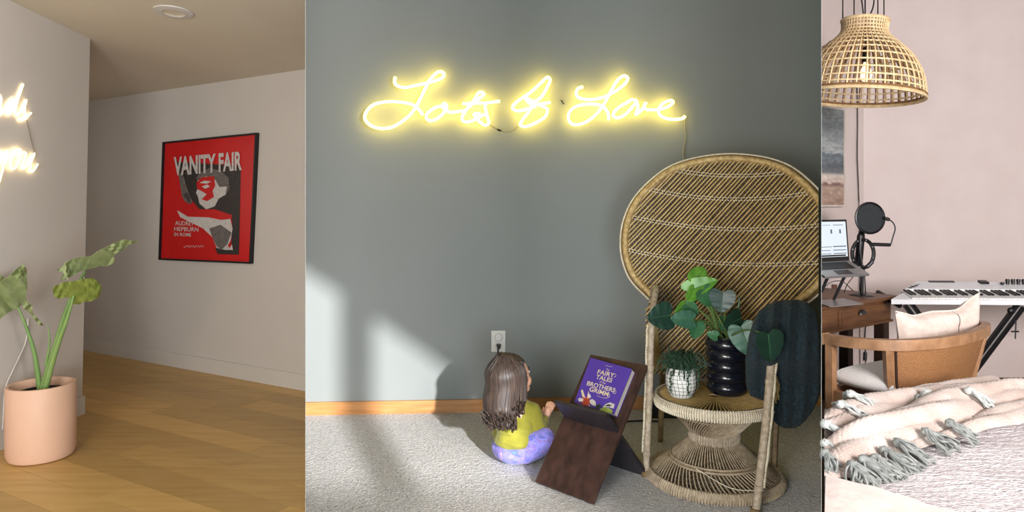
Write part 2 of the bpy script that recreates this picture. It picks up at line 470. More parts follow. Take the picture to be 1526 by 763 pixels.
pshape('face_shape', [[(240, 290), (285, 270), (330, 285), (355, 325), (392, 322), (385, 365), (350, 385), (330, 425), (285, 440), (250, 410), (243, 375), (232, 355), (243, 330)]], M['ink_white'], .0040)
pshape('red_mask', [[(236, 300), (262, 275), (326, 268), (332, 320), (318, 345), (326, 376), (290, 398), (262, 388), (288, 362), (260, 345), (238, 335)]], M['red_print'], .0050)
pshape('eye_shape', [[(250, 304), (275, 292), (312, 296), (288, 308)], [(262, 322), (290, 312), (306, 322), (280, 334)]], M['ink_white'], .0060)
pshape('shoulder_shape', [[(135, 445), (190, 478), (300, 482), (360, 495), (410, 490), (422, 540), (412, 600), (385, 650), (340, 640), (318, 585), (270, 540), (150, 480)]], M['ink_white'], .0045)
pshape('shade_shape', [[(300, 540), (360, 520), (416, 560), (395, 620), (365, 650), (338, 630), (320, 590)]], M['ink_grey'], .0052)
pshape('glove_shape', [[(140, 250), (165, 255), (190, 340), (215, 400), (205, 415), (175, 400), (160, 372)], [(165, 365), (185, 350), (205, 380), (200, 412)]], M['ink_grey'], .0046)
def ptext(body, x0, y0, x1, y1, m, off, slope=0, bold=.02, xl=0, split=True):
    vs, fs = text_geo(body, bold); mb = MB()
    mb.add([pc(x0+(x1-x0)*u, y1+(y0-y1)*v+slope*(x1-x0)*u, off) for u, v in vs], fs)
    return mb.build('lettering', m, pr, recalc=False)
ptext('VANITY FAIR', 118, 170, 470, 268, M['ink_white'], .0065, -.085, .035)
ptext('AUDREY', 125, 500, 222, 522, M['ink_white'], .0060, .03, .01)
ptext('HEPBURN', 120, 530, 245, 552, M['ink_white'], .0060, .03, .01)
ptext('IN', 120, 560, 140, 578, M['ink_white'], .0060, .03, .01)
ptext('ROME', 150, 561, 207, 579, M['ink_white'], .0060, .03, .01)
mb = MB()
mb.tube([pc(170+k*3.6, 632+6*math.sin(k*1.7)+2*math.sin(k*.9), .006) for k in range(30)], .0015, 4); mb.build('signature', M['ink_white'], pr)
pshape('skyline_shape', [[(380, 650), (384, 636), (392, 644), (398, 628), (406, 642), (418, 622), (424, 650)]], M['ink_white'], .006)

# ---- small neon script on the near wall
P_N = N1.copy(); n_n = nn
M['neon_warm'] = emit('warm_white_neon', (1.0, .80, .42), 6.5)
M['cable_clear'] = mat('clear_grey_cable', (128, 118, 106), None, .3)
def nw(x, y, off=.03):
    return onp(x, y, P_N+n_n*(off+.02), n_n)
def c2l(pts): return [nw(x*80/339, 110+y*180/763) for x, y in pts]
t = thing('neon_sign', nw(24, 262, 0), 'glowing warm white neon script in two lines on the left wall', 'neon sign')
for nm, strokes in (('upper_word', [
    [(-30, 190), (-12, 150), (0, 135), (8, 165), (2, 235), (-8, 262), (18, 245), (45, 205), (72, 165), (92, 160), (70, 200), (45, 245), (62, 255), (92, 205), (120, 130), (147, 65), (118, 150), (100, 225), (108, 262), (135, 235), (168, 165), (155, 215), (162, 270), (145, 292), (118, 285), (160, 285), (178, 265), (197, 247)]]),
    ('lower_word', [
    [(-30, 560), (-8, 520), (0, 478), (-4, 560), (22, 530), (48, 482), (30, 560), (8, 640), (-8, 690), (-25, 720)],
    [(30, 560), (60, 520), (90, 485), (128, 478), (128, 520), (100, 590), (72, 600), (66, 560), (90, 510), (125, 500), (165, 500), (148, 560), (142, 600), (170, 575), (218, 502), (195, 565), (192, 615), (212, 612), (238, 570)]])):
    mb = MB()
    for st in strokes: mb.tube(spline(c2l(st), 4), .0042, 6)
    mb.build(nm, M['neon_warm'], t, True)
MB().tube(spline(c2l([(168, 290), (180, 345), (195, 410), (212, 480), (218, 505)]), 4), .0022, 5).build('cable', M['cable_clear'], t, True)
# white cable channel down the wall
mb = MB(); a, b = nw(49.5, 258, -.02), nw(44, 470, -.02); u = (nd*.018)
mb.hexa([a, a+u, b+u, b], [p+n_n*.014 for p in (a, a+u, b+u, b)])
tag(mb.build('cable_channel', M['trim_white']), 'white cable channel running down the wall below the neon script', 'cable cover')
mb = MB(); mb.tube(spline([nw(42, 475, .004), nw(38, 510, .006), nw(20, 550, .008), nw(8, 580, .01), nw(4, 640, .008)], 6), .004, 6)
tag(mb.build('hanging_cable', M['trim_white'], smooth=True), 'white cable hanging loosely behind the blush plant pot', 'cable')

# ---- elephant ear plant in blush pot
pc0 = V((-2.585, 3.87, zl)); pr_ = .166; ph = .40
pot = thing('plant_pot', pc0, 'large blush ceramic cylinder pot on the oak floor', 'plant pot')
prof = [(0, .0), (pr_-.03, .0), (pr_-.012, .006), (pr_, .035), (pr_, ph-.006), (pr_-.004, ph), (pr_-.018, ph), (pr_-.021, ph-.008), (pr_-.021, ph-.055)]
MB().lathe(prof, pc0, 64).build('pot_body', M['pot_pink'], pot, True)
mb = MB(); mb.lathe([(0, ph-.05), (.05, ph-.047), (.1, ph-.053), (pr_-.022, ph-.056)], pc0, 48); mb.build('soil', M['soil'], pot, True)
mb = MB(); mb.lathe([(.100, ph-.056), (.104, ph-.038), (.112, ph-.038), (.116, ph-.06)], pc0, 40); mb.build('inner_pot', M['black'], pot, True)
plant = thing('elephant_ear_plant', pc0+V((0, 0, ph-.05)), 'tall elephant ear plant with wavy pale green leaves in the blush pot', 'plant')
def pleaf(name, pts, Y, gx, gy, m, par, x0=None, y0=None, wav=.006, th=.0018, cuts=3, mid=None, curl=0):
    x0 = x0 if x0 is not None else sum(p[0] for p in pts)/len(pts); y0 = y0 if y0 is not None else sum(p[1] for p in pts)/len(pts)
    bm = bmesh.new(); ring = [bm.verts.new((p[0], p[1], 0)) for p in pts]
    f = bm.faces.new(ring); bmesh.ops.triangulate(bm, faces=[f])
    bmesh.ops.subdivide_edges(bm, edges=bm.edges[:], cuts=cuts, use_grid_fill=True)
    bmesh.ops.triangulate(bm, faces=bm.faces[:])
    w2 = max(p[0] for p in pts)-min(p[0] for p in pts)
    for v in bm.verts:
        x, y = v.co.x, v.co.y
        dx, dy = x-x0, y-y0
        r2 = math.hypot(dx, dy)/max(1, w2)
        yy = Y+gx*dx+gy*dy+wav*math.sin(dx*.55+dy*.3)*r2*3+curl*r2*r2
        v.co = W(x, y, yy)
    bmesh.ops.recalc_face_normals(bm, faces=bm.faces[:])
    bmesh.ops.solidify(bm, geom=bm.faces[:], thickness=th)
    me = bpy.data.meshes.new(name); bm.to_mesh(me); bm.free(); me.materials.append(m)
    return link(name, me, par, True)
def K(pts): return [(x*220/1119, 330+y*150/763) for x, y in pts]
def stalk(pts, r0, r1, m, par, nm='stalk'):
    ps = spline([W(*p) for p in pts], 6); n = len(ps)
    return MB().tube(ps, [r0+(r1-r0)*k/(n-1) for k in range(n)], 8).build(nm, m, par, True)
stalk([(62, 584, 3.87), (78, 530, 3.86), (98, 465, 3.85), (112, 432, 3.84), (127, 404, 3.83)], .017, .006, M['stem_al'], plant)
stalk([(66, 584, 3.85), (84, 520, 3.82), (100, 475, 3.80), (110, 440, 3.80)], .016, .006, M['stem_al'], plant)
stalk([(60, 585, 3.88), (52, 530, 3.86), (40, 490, 3.84), (27, 458, 3.82)], .015, .005, M['stem_al'], plant)
stalk([(68, 545, 3.86), (74, 510, 3.86), (71, 484, 3.86)], .007, .003, M['stem_al'], plant)
lf = pleaf('leaf', K([(430, 365), (470, 348), (495, 345), (490, 315), (540, 285), (580, 278), (660, 262), (690, 262), (740, 225), (800, 195), (870, 160), (940, 135), (1000, 148), (1055, 140), (1040, 160), (975, 175), (935, 215), (890, 235), (860, 262), (872, 290), (855, 320), (800, 342), (765, 335), (720, 350), (650, 362), (600, 380), (560, 405), (520, 425), (490, 432), (455, 450), (470, 410), (490, 385), (460, 382)]), 3.83, .0035, .004, M['leaf_al'], plant, wav=.012)
lf = pleaf('leaf', K([(395, 515), (420, 482), (455, 480), (480, 458), (560, 452), (640, 435), (700, 428), (745, 455), (770, 495), (765, 545), (735, 580), (690, 605), (640, 605), (600, 628), (555, 625), (535, 575), (490, 575), (450, 588), (410, 565)]), 3.79, .003, .0045, M['leaf_al2'], plant, wav=.012)
stalk([(112, 430, 3.765), (118, 421, 3.765), (122, 413, 3.77)], .004, .003, M['stem_al'], plant, 'leaf_rib')
pleaf('leaf', K([(-60, 500), (-20, 470), (60, 420), (110, 370), (150, 340), (178, 318), (200, 365), (205, 440), (205, 500), (195, 590), (165, 630), (130, 660), (60, 690), (20, 720), (-60, 800)]), 3.80, .004, .002, M['leaf_al'], plant, wav=.012)
pleaf('leaf', K([(-60, 395), (0, 400), (38, 435), (42, 480), (20, 512), (-60, 520)]), 3.87, .004, .002, M['leaf_al'], plant)
pleaf('leaf', K([(190, 585), (215, 610), (248, 650), (245, 690), (285, 735), (310, 760), (330, 790), (300, 785), (262, 745), (235, 700), (170, 650), (180, 610)]), 3.84, .004, .003, M['leaf_al'], plant, wav=.01)

# ================================================================== MIDDLE ROOM OBJECTS
# ---- large neon sign
M['neon_yellow'] = emit('yellow_white_neon', (1.0, .77, .12), 15.0)
def mw(x, y, off): return onp(x, y, P_MID+n_mid*off, n_mid)
def S5(pts): return [mw(500+x*280/1526, 80+y*140/763, .046) for x, y in pts]
def S6(pts): return [mw(740+x*320/1356, 80+y*180/763, .046) for x, y in pts]
def neon_word(name, label, strokes, order, fn):
    ps = [p for st in strokes for p in fn(st)]
    t = thing(name, V((sum(p.x for p in ps)/len(ps), ps[0].y, min(p.z for p in ps))), label, 'neon sign', 'words of the large yellow neon sign')
    for nm, st in zip(order, strokes):
        MB().tube(spline(fn(st), 5), .0076, 7).build(nm, M['neon_yellow'], t, True)
    return t
nL = neon_word('neon_sign', 'glowing yellow neon script word Lots, leftmost on the grey green wall', [
    [(485, 190), (480, 230), (500, 258), (560, 275), (640, 260), (740, 238), (800, 222), (850, 205), (880, 175), (868, 150), (830, 150), (790, 185), (755, 225), (730, 280), (700, 340), (660, 420), (610, 490), (540, 550), (460, 595), (380, 608), (300, 590), (250, 550), (238, 505), (265, 450), (320, 410), (400, 392), (480, 390), (560, 398), (620, 412), (660, 435), (690, 470), (710, 497)],
    [(890, 425), (830, 430), (780, 455), (742, 490), (738, 525), (770, 545), (820, 530), (870, 490), (905, 440), (890, 405), (870, 415), (880, 450), (930, 475), (1000, 470), (1050, 460)],
    [(1050, 460), (1110, 410), (1170, 360), (1205, 330), (1185, 312), (1160, 320), (1130, 370), (1080, 430), (1035, 500), (1028, 535), (1060, 555), (1110, 543), (1165, 515), (1215, 490)],
    [(1030, 406), (1110, 402), (1220, 400), (1335, 385)],
    [(1235, 395), (1215, 420), (1220, 460), (1235, 520), (1245, 562), (1215, 580), (1170, 550), (1125, 492), (1180, 490)]],
    ['letter_l', 'letter_o', 'letter_t', 'letter_t_bar', 'letter_s'], S5)
nO = neon_word('neon_sign', 'glowing yellow neon looping script word of, between the two longer words', [
    [(250, 330), (205, 345), (150, 360), (112, 355), (102, 335), (130, 303), (170, 275), (220, 240), (280, 185), (320, 150), (338, 165), (325, 200), (295, 255), (262, 290), (225, 300), (180, 272), (205, 310), (250, 320), (340, 308)],
    [(250, 318), (300, 335), (322, 355), (305, 400), (245, 438), (185, 460), (150, 450), (165, 415), (200, 370), (225, 325)]],
    ['letter_o', 'letter_f'], S6)
nV = neon_word('neon_sign', 'glowing yellow neon script word Love, rightmost above the wicker chair', [
    [(545, 210), (515, 220), (503, 250), (520, 278), (580, 290), (650, 282), (710, 260), (770, 225), (815, 185), (828, 155), (805, 140), (770, 160), (740, 205), (710, 260), (680, 315), (640, 370), (590, 415), (530, 445), (480, 445), (455, 415), (460, 370), (500, 335), (560, 320), (630, 320), (680, 340), (705, 380), (708, 420)],
    [(840, 300), (785, 330), (745, 365), (738, 395), (770, 405), (812, 385), (855, 340), (885, 300), (850, 292), (820, 310)],
    [(885, 300), (893, 340), (880, 385), (920, 350), (945, 308), (930, 335), (945, 352), (990, 356), (1030, 352)],
    [(1030, 352), (1080, 335), (1115, 308), (1095, 296), (1050, 315), (1025, 350), (1030, 385), (1070, 408), (1130, 415), (1175, 408), (1190, 395)]],
    ['letter_l', 'letter_o', 'letter_v', 'letter_e'], S6)
M['cable_pale'] = mat('pale_clear_cable', (186, 176, 140), None, .35)
mb = MB(); mb.tube(spline(S5([(1245, 572), (1285, 600), (1330, 622), (1390, 638), (1440, 628), (1480, 590)]), 5), .003, 6)
c = mb.build('neon_cable', M['cable_pale'], smooth=True); tag(c, 'pale looping cable that joins the first two neon words', 'cable')
MB().tube(S5([(1315, 617), (1345, 627)]), .0052, 6).build('joint', M['black'], c)
mb = MB(); mb.tube(spline(S6([(1186, 400), (1187, 470), (1192, 540), (1180, 590), (1178, 650), (1185, 700), (1180, 760)]), 5), .003, 6)
tag(mb.build('neon_cable', M['cable_pale'], smooth=True), 'pale cable hanging from the last neon word down behind the wicker chair', 'cable')
mb = MB(); a = [mw(836+dx, 149+dy, .0) for dx, dy in ((-1, 0), (1, 0), (5, 6), (3.5, 7))]
mb.hexa(a, [p+n_mid*.004 for p in a]); tag(mb.build('wall_hook', M['black']), 'tiny dark hook stuck on the wall between the neon words', 'hook')

# ---- wall outlet
ow = mw(742, 508, 0)
M['outlet'] = mat('white_outlet_plastic', (232, 232, 226), None, .35)
t = thing('wall_outlet', ow-V((0, 0, .06)), 'white wall outlet plate above the child with a black plug in it', 'outlet')
def wbox(mb, x0, y0, x1, y1, o0, o1):
    a = [mw(x0, y1, o0), mw(x1, y1, o0), mw(x1, y0, o0), mw(x0, y0, o0)]
    mb.hexa(a, [p+n_mid*(o1-o0) for p in a]); return mb
wbox(MB(), 732, 492.5, 753, 524, 0, .007).build('plate', M['outlet'], t, bevel=.0015)
Rw = n_mid.to_track_quat('Z', 'Y').to_matrix()
mb = MB(); mb.lathe([(0, .016), (.017, .016), (.021, .012), (.021, .006)], mw(743, 502, 0), 24, Rw); mb.build('upper_cover', M['white_plastic'], t, True)
mb = MB(); mb.lathe([(0, .009), (.017, .009), (.0175, .006)], mw(743, 516, 0), 20, Rw); mb.build('lower_socket', M['outlet'], t, True)
t2 = thing('power_plug', mw(743, 519, .01), 'black power plug pushed into the wall outlet with hanging cord', 'plug')
mb = MB(); a = [mw(739.5, 512, .008), mw(746.5, 512, .008), mw(745, 519, .008), mw(741, 519, .008)]; mb.hexa(a, [p+n_mid*.024 for p in a]); mb.build('plug_body', M['black'], t2, bevel=.002)
MB().tube(spline([mw(742.5, 518, .02), mw(742, 526, .02), mw(742, 540, .02), mw(743, 580, .02), mw(744, 605, .04)], 4), .004, 6).build('cord', M['black'], t2, True)
mb = MB(); wbox(mb, 745, 530, 753, 541, 0, .03); tag(mb.build('power_adapter', M['black'], bevel=.003), 'small black adapter on the wall just above the head of the child', 'adapter')

# ---- book stand of two crossing boards
M['walnut'] = mat('dark_walnut_board', (74, 50, 42), (46, 30, 26), .38, 3.5, (9, 9, 1), bump=.05)
M['walnut_dark'] = mat('dark_stained_board', (46, 42, 48), (32, 28, 32), .42, 3.5, (9, 9, 1))
bw = V((.712, -.702, 0)); bb = V((.702, .712, 0)); BL = V((.086, 2.737, 0)); wid = .283
st = thing('book_stand', BL+bw*wid*.5+bb*.18, 'dark walnut book stand of two crossing boards on the carpet', 'book stand')
th = .013
def board(c0, z0, c1_, z1, u0, u1, th):
    a = V((0, 0, z0))+bb*c0; b = V((0, 0, z1))+bb*c1_; d = (b-a).normalized(); nrm = d.cross(bw).normalized()
    if nrm.z < 0: nrm = -nrm
    ps = [BL+bw*u0+a, BL+bw*u1+a, BL+bw*u1+b, BL+bw*u0+b]
    return MB().hexa([p-nrm*th for p in ps], ps), nrm
mb, nP = board(0.004, 0.010, .353, .451, 0, wid, .014); mb.build('long_board', M['walnut'], st, bevel=.0012)
mb, nQ = board(.108, .312, .385, .006, .015, wid-.01, .014); mb.build('short_board', M['walnut_dark'], st, bevel=.0012)
# ---- purple story book
M['book_cover'] = mat('purple_book_cover', (84, 58, 158), (76, 50, 150), .4, 4)
M['book_ink'] = mat('cream_book_ink', (232, 214, 176), None, .4)
M['paper'] = mat('book_page_edges', (214, 206, 190), (190, 182, 166), .8, 300, (1, 1, 1))
M['petal_red'] = mat('red_petal_ink', (186, 74, 50), (150, 50, 36), .5, 80)
M['leaf_ink'] = mat('lime_leaf_ink', (176, 190, 92), (140, 160, 70), .5, 40)
M['leaf_ink_dark'] = mat('dark_green_ink', (40, 56, 40), None, .5)
PB = V((BL.x, BL.y, 0)); nB = nP
def bkp(x, y, off): return onp(x, y, BL+nB*off, nB)
cov = [(856, 599), (915, 617), (942, 550), (880, 533)]
b0 = [bkp(*c, .030) for c in cov]
bk = thing('story_book', b0[0], 'purple story book with cream lettering resting on the walnut stand', 'book')
mb = MB(); ins = [lerp(p, sum(b0, V())/4, .02) for p in b0]
mb.hexa([p-nB*.026 for p in ins], [p-nB*.003 for p in ins]); mb.build('pages', M['paper'], bk)
mb = MB(); mb.hexa([p-nB*.003 for p in b0], b0); cv = mb.build('cover', M['book_cover'], bk)
mb = MB(); mb.hexa([p-nB*.029 for p in b0], [p-nB*.026 for p in b0]); mb.build('back_cover', M['book_cover'], bk)
def B8(x, y, o=.0306): return bkp(850+x*110/839, 525+y*100/763, o)
def btext(body, p0, p1, hgt, m, bold=.012):
    """baseline from crop point p0 to p1, letter height along the book's up edge"""
    vs, fs = text_geo(body, bold); a, b = V((p0[0], p0[1])), V((p1[0], p1[1])); up = V((.33, -.94))*hgt
    return MB().add([B8(*(a+(b-a)*u+up*v)) for u, v in vs], fs).build('lettering', m, cv, recalc=False)
btext('The', (402, 205), (440, 214), 24, M['book_ink'], .0)
btext('FAIRY', (302, 243), (490, 290), 52, M['book_ink'])
btext('TALES', (285, 300), (468, 345), 50, M['book_ink'])
btext('of the', (328, 345), (398, 364), 24, M['book_ink'], .0)
btext('BROTHERS', (182, 375), (500, 458), 52, M['book_ink'])
btext('GRIMM', (210, 440), (425, 505), 54, M['book_ink'])
for cur in (((300, 490), (350, 512), (400, 520), (440, 508), (448, 480), (430, 478)), ((480, 240), (510, 248), (518, 270), (495, 282)), ((490, 420), (518, 440), (510, 470), (480, 462)), ((400, 148), (438, 158), (478, 166))):
    MB().tube(spline([B8(*p) for p in cur], 4), .0007, 4).build('flourish', M['book_ink'], cv)
def bpoly(pts, m, off=.0308, nm='flower'):
    mb = MB(); mb.hexa([B8(x, y, off-.0006) for x, y in pts], [B8(x, y, off) for x, y in pts]); mb.build(nm, m, cv)
def rad(cx, cy, r1, r2, n, a0=0):
    return [(cx+math.cos(a0+math.pi*k/n)*(r1 if k % 2 else r2), cy+math.sin(a0+math.pi*k/n)*(r1 if k % 2 else r2)) for k in range(2*n)]
bpoly([(120, 430), (140, 425), (170, 520), (190, 520), (205, 440), (212, 470), (200, 560), (225, 620), (205, 600), (150, 570)], M['book_ink'], .0307, 'stamens')
bpoly(rad(175, 560, 38, 70, 9), M['petal_red'], .0309)
bpoly([(215, 545), (250, 530), (285, 560), (292, 612), (255, 605), (225, 580)], M['ink_white'], .0311)
bpoly([(85, 535), (110, 515), (150, 535), (140, 560), (100, 560)], M['ink_white'], .0311)
bpoly([(195, 470), (225, 480), (235, 510), (210, 525)], M['ink_white'], .0310)
bpoly([(370, 620), (400, 590), (450, 570), (505, 590), (490, 640), (440, 625)], M['ink_white'], .0309, 'bud')
bpoly([(385, 612), (430, 590), (470, 600), (450, 615)], M['leaf_ink_dark'], .0312, 'bud')
bpoly([(330, 650), (380, 620), (440, 635), (480, 660), (470, 700), (400, 680)], M['leaf_ink'], .0310, 'bud')
bpoly([(290, 600), (330, 590), (350, 610), (320, 645), (285, 625)], M['leaf_ink_dark'], .0309, 'bud')

# ---- wicker peacock chair
M['cane'] = mat('golden_cane_strand', (204, 174, 112), (168, 138, 84), .55, 40, rand=.0)
M['cane_dark'] = mat('brown_cane_strand', (128, 104, 66), (96, 76, 48), .6, 40)
M['cane_deep'] = mat('dark_brown_cane_strand', (84, 66, 42), (60, 46, 30), .7, 40)
M['cane_wrap'] = mat('wrapped_cane_binding', (210, 182, 124), (156, 124, 72), .5, 60, bump=.5, bscale=90, dist=.004)
M['cane_pale'] = mat('pale_cane_cord', (222, 212, 190), (196, 184, 158), .6, 60)
M['cane_grey'] = mat('greyish_shaded_cane_binding', (184, 168, 146), (140, 124, 104), .6, 70, bump=.5, bscale=100, dist=.004)  # darkened: the shade on the lower chair is put into this colour
M['cane_grey2'] = mat('greyish_shaded_cane_strand', (182, 164, 138), (138, 120, 96), .6, 50)  # strands darkened too, for the shade around the chair base
CC = V((.79, 2.80, 0)); ya = math.radians(25)
cr = V((math.cos(ya), -math.sin(ya), 0)); cb = V((math.sin(ya), math.cos(ya), 0))
chair = thing('peacock_chair', CC, 'tall wicker peacock chair with a rounded fan back on the carpet', 'chair')
CLIP = (V((0, 0, H)), V((math.cos(math.atan(TR-.004)), -math.sin(math.atan(TR-.004)), 0)))   # the dividing wall the fan back touches
lean = math.radians(12); cup = V((0, 0, math.cos(lean)))+cb*math.sin(lean); cnb = cr.cross(cup).normalized()
if cnb.y < 0: cnb = -cnb   # points away from the viewer
FO = CC+V((0, 0, .36))+cb*.22
def fan(u, v, off=0):
    bow = -.25*(u*u) - 0.0
    return FO+cr*u+cup*v+cnb*(off+bow)
half = [(.300, .322), (.378, .395), (.415, .47), (.430, .548), (.425, .644), (.392, .74), (.333, .82), (.248, .894), (.14, .936), (0, .953)]
rim2 = [(-u, v) for u, v in half]+[(u, v) for u, v in half[::-1][1:]]
sm = spline([(u, v, 0) for u, v in rim2], 6)
low = [(-.30, .322), (-.325, .25), (-.32, .12), (-.30, -.02), (.30, -.02), (.32, .12), (.325, .25), (.30, .322)]
outline = [(p.x, p.y) for p in sm]+[(u, v) for u, v in low[::-1]]
seat_z = .33
wrap = MB().tube([fan(p.x, p.y, -.004) for p in sm], .0135, 10); wrap.build('fan_rim', M['cane_wrap'], chair, True, clip=CLIP)
def outset(k, off, r, nm, m):
    pts = []
    for i, p in enumerate(sm):
        a = sm[max(0, i-1)]; b = sm[min(len(sm)-1, i+1)]; t = (b-a).normalized(); n = V((-t.y, t.x, 0))
        q = p+n*k; pts.append(fan(q.x, q.y, off))
    MB().tube(pts, r, 6).build(nm, m, chair, True, clip=CLIP)
outset(.017, .012, .006, 'rim_cane', M['cane_dark']); outset(.027, .016, .0045, 'rim_cane', M['cane_pale'])
outset(-.014, .004, .006, 'rim_cane', M['cane_dark'])
def inside(pt):
    x, y = pt; c = False; n = len(outline); j = n-1
    for i in range(n):
        xi, yi = outline[i]; xj, yj = outline[j]
        if (yi > y) != (yj > y) and x < (xj-xi)*(y-yi)/(yj-yi)+xi: c = not c
        j = i
    return c
def cross_segments(P, d):
    ts = []
    n = len(outline)
    for i in range(n):
        a = outline[i]; b = outline[(i+1) % n]; ex, ey = b[0]-a[0], b[1]-a[1]
        den = d[0]*ey-d[1]*ex
        if abs(den) < 1e-9: continue
        t = ((a[0]-P[0])*ey-(a[1]-P[1])*ex)/den; s_ = ((a[0]-P[0])*d[1]-(a[1]-P[1])*d[0])/den
        if 0 <= s_ < 1: ts.append(t)
    ts.sort(); return [(ts[k], ts[k+1]) for k in range(0, len(ts)-1, 2)]
def lay(ang, sp, off, r, m, nm, jit=.15, vmin=None, seg=4):
    mb = MB(); d = (math.cos(ang), math.sin(ang)); nv = (-d[1], d[0]); k = -110
    while k < 110:
        s_ = (k+random.uniform(-jit, jit))*sp; k += 1
        P = (nv[0]*s_, .45+nv[1]*s_)
        for a, b in cross_segments(P, d):
            if b-a < .02: continue
            n = max(2, int((b-a)/.12)+1)
            pts = [(P[0]+d[0]*(a+(b-a)*i/n), P[1]+d[1]*(a+(b-a)*i/n)) for i in range(n+1)]
            mb.tube([fan(*p, off) for p in pts], r*random.uniform(.85, 1.15), seg)
    return mb.build(nm, m, chair, False, clip=CLIP, kind='stuff')
lay(math.radians(50), .0150, -.003, .0041, M['cane'], 'fan_strands')
lay(math.radians(122), .0095, .007, .0028, M['cane_deep'], 'fan_strands')
lay(math.radians(50), .0100, .012, .0034, M['cane_dark'], 'fan_strands')
for v0, sag in ((.885, .018), (.79, .03), (.655, .03), (.50, .028)):
    for dv in (0, .012):
        hw_ = .0
        seg = cross_segments((0, v0+dv), (1, 0))
        if not seg: continue
        a, b = seg[0][0]+.012, seg[-1][1]-.012
        pts = []
        for i in range(61):
            u = a+(b-a)*i/60; e = (2*i/60-1)
            pts.append(fan(u, v0+dv+sag*(e*e-1)-.0 + .02*(-e)*.6, -.006+.003*math.sin(i*math.pi)))
        mb = MB()
        for i in range(0, 60):
            p, q = pts[i], pts[i+1]; mb.tube([p, lerp(p, q, .62)], .0024, 4)
        mb.build('woven_band', M['cane_pale'], chair, False, clip=CLIP, kind='stuff')
# front posts bending back into arms
def post(pts, r, wr=True):
    ps = spline(pts, 7)
    return MB().tube(ps, r, 10).build('leg', M['cane_grey'], chair, True), ps
FLf, FRf = V((.533, 2.81, 0)), V((.848, 2.455, 0))
jl, jr = fan(-.30, .325, 0), fan(.30, .325, 0)
fl_pts = [FLf, V((.546, 2.80, .33)), V((.556, 2.815, .56)), V((.575, 2.86, .68)), V((.605, 2.95, .735)), lerp(V((.605, 2.95, .735)), jl, .6)+V((0, 0, .012)), jl]
fr_pts = [FRf, V((.903, 2.50, .33)), V((.932, 2.53, .53)), V((.965, 2.57, .65)), V((1.02, 2.66, .70)), lerp(V((1.02, 2.66, .70)), jr, .6), jr]
lg, ps1 = post(fl_pts, .0135); lg2, ps2 = post(fr_pts, .0145)
for ps, lgo, sgn in ((ps1, lg, -1), (ps2, lg2, 1)):
    side = cr*sgn*.017 + V((0, -.004, 0))*0
    a = [p+side for p in ps if .06 < p.z < .62]
    MB().tube([p+V((0, .004*math.sin(i*2.1), 0)) for i, p in enumerate(a)], .004, 5).build('braid', M['cane_pale'], lgo, True)
    mb = MB()
    for i in range(len(a)-1):
        for k in range(3):
            p = lerp(a[i], a[i+1], k/3); q = lerp(ps[ps.index(min(ps, key=lambda z: abs(z.z-p.z)))], p, 0.1)
            mb.tube([V((q.x, q.y, p.z+.006)), p], .0022, 4)
    mb.build('braid', M['cane_dark'], lgo, False, kind='stuff')
    foot = ps[0]
    MB().tube([foot+V((0, 0, .004)), foot+V((0, 0, .03))], .017, 10).build('foot_binding', M['cane_dark'], lgo, True)
    for zz in (.12, .33, .45):
        p = min(ps, key=lambda z: abs(z.z-zz)); MB().tube([p-V((0, 0, .008)), p+V((0, 0, .008))], .0165, 10).build('binding', M['cane_grey'], lgo, True)
for f, t_ in ((G(984, 658, 0), fan(-.24, .0)), (G(1153, 708, 0), fan(.235, .0))):
    MB().tube([f, lerp(f, t_, .5), t_], .012, 8).build('leg', M['cane_dark'], chair, True)
# seat and hourglass base
SR = .232
def ringpt(c, R_, a, z): return V((c.x+R_*math.cos(a), c.y+R_*math.sin(a), z))
SC = CC+V((.01, -.01, 0))
mb = MB(); mb.lathe([(SR-.012, seat_z-.036), (SR, seat_z-.03), (SR+.004, seat_z-.012), (SR-.002, seat_z+.003), (SR-.02, seat_z+.004), (SR-.03, seat_z-.004)], SC, 96)
mb.build('seat_rim', M['cane_grey'], chair, True)
mb = MB()
for k in range(150):
    a = 2*math.pi*k/150
    mb.tube([ringpt(SC, SR-.001, a, seat_z-.037), ringpt(SC, SR+.005, a, seat_z-.018), ringpt(SC, SR-.006, a, seat_z+.005)], .0036, 4)
mb.build('seat_binding', M['cane_pale'], chair, False, kind='stuff')
mb = MB()
for k in range(84):
    a = 2*math.pi*k/84
    mb.tube([ringpt(SC, .02, a+.25, seat_z-.001), ringpt(SC, SR-.012, a, seat_z+.001)], .0034, 4)
mb.build('seat_weave', M['cane'], chair, False, kind='stuff')
MB().lathe([(0, seat_z-.010), (SR-.014, seat_z-.009), (SR-.014, seat_z-.014), (0, seat_z-.016)], SC, 48).build('seat_panel', M['cane_deep'], chair, True)
def cone(r0, z0, r1, z1, n, tw, rr, m, nm):
    mb = MB()
    for k in range(n):
        a = 2*math.pi*k/n+random.uniform(-.006, .006)
        mb.tube([ringpt(SC, r0+(r1-r0)*i/4, a+tw*i/4, z0+(z1-z0)*i/4) for i in range(5)], rr, 4)
    mb.build(nm, m, chair, False, kind='stuff')
zw = .175
cone(.088, zw+.012, .195, seat_z-.03, 80, .7, .0028, M['cane_grey2'], 'cone_strands'); cone(.083, zw+.012, .186, seat_z-.03, 80, -.7, .0030, M['cane_deep'], 'cone_strands')
cone(.092, zw-.012, .170, .09, 84, .12, .0026, M['cane_grey2'], 'cone_strands'); cone(.170, .09, .243, .035, 84, .22, .0030, M['cane_grey2'], 'cone_strands')
cone(.085, zw-.014, .232, .022, 100, -.25, .0034, M['cane_deep'], 'cone_strands')
MB().lathe([(.086, zw-.016), (.094, zw-.014), (.096, zw), (.094, zw+.014), (.086, zw+.016)], SC, 48).build('waist_band', M['cane_grey'], chair, True)
mb = MB()
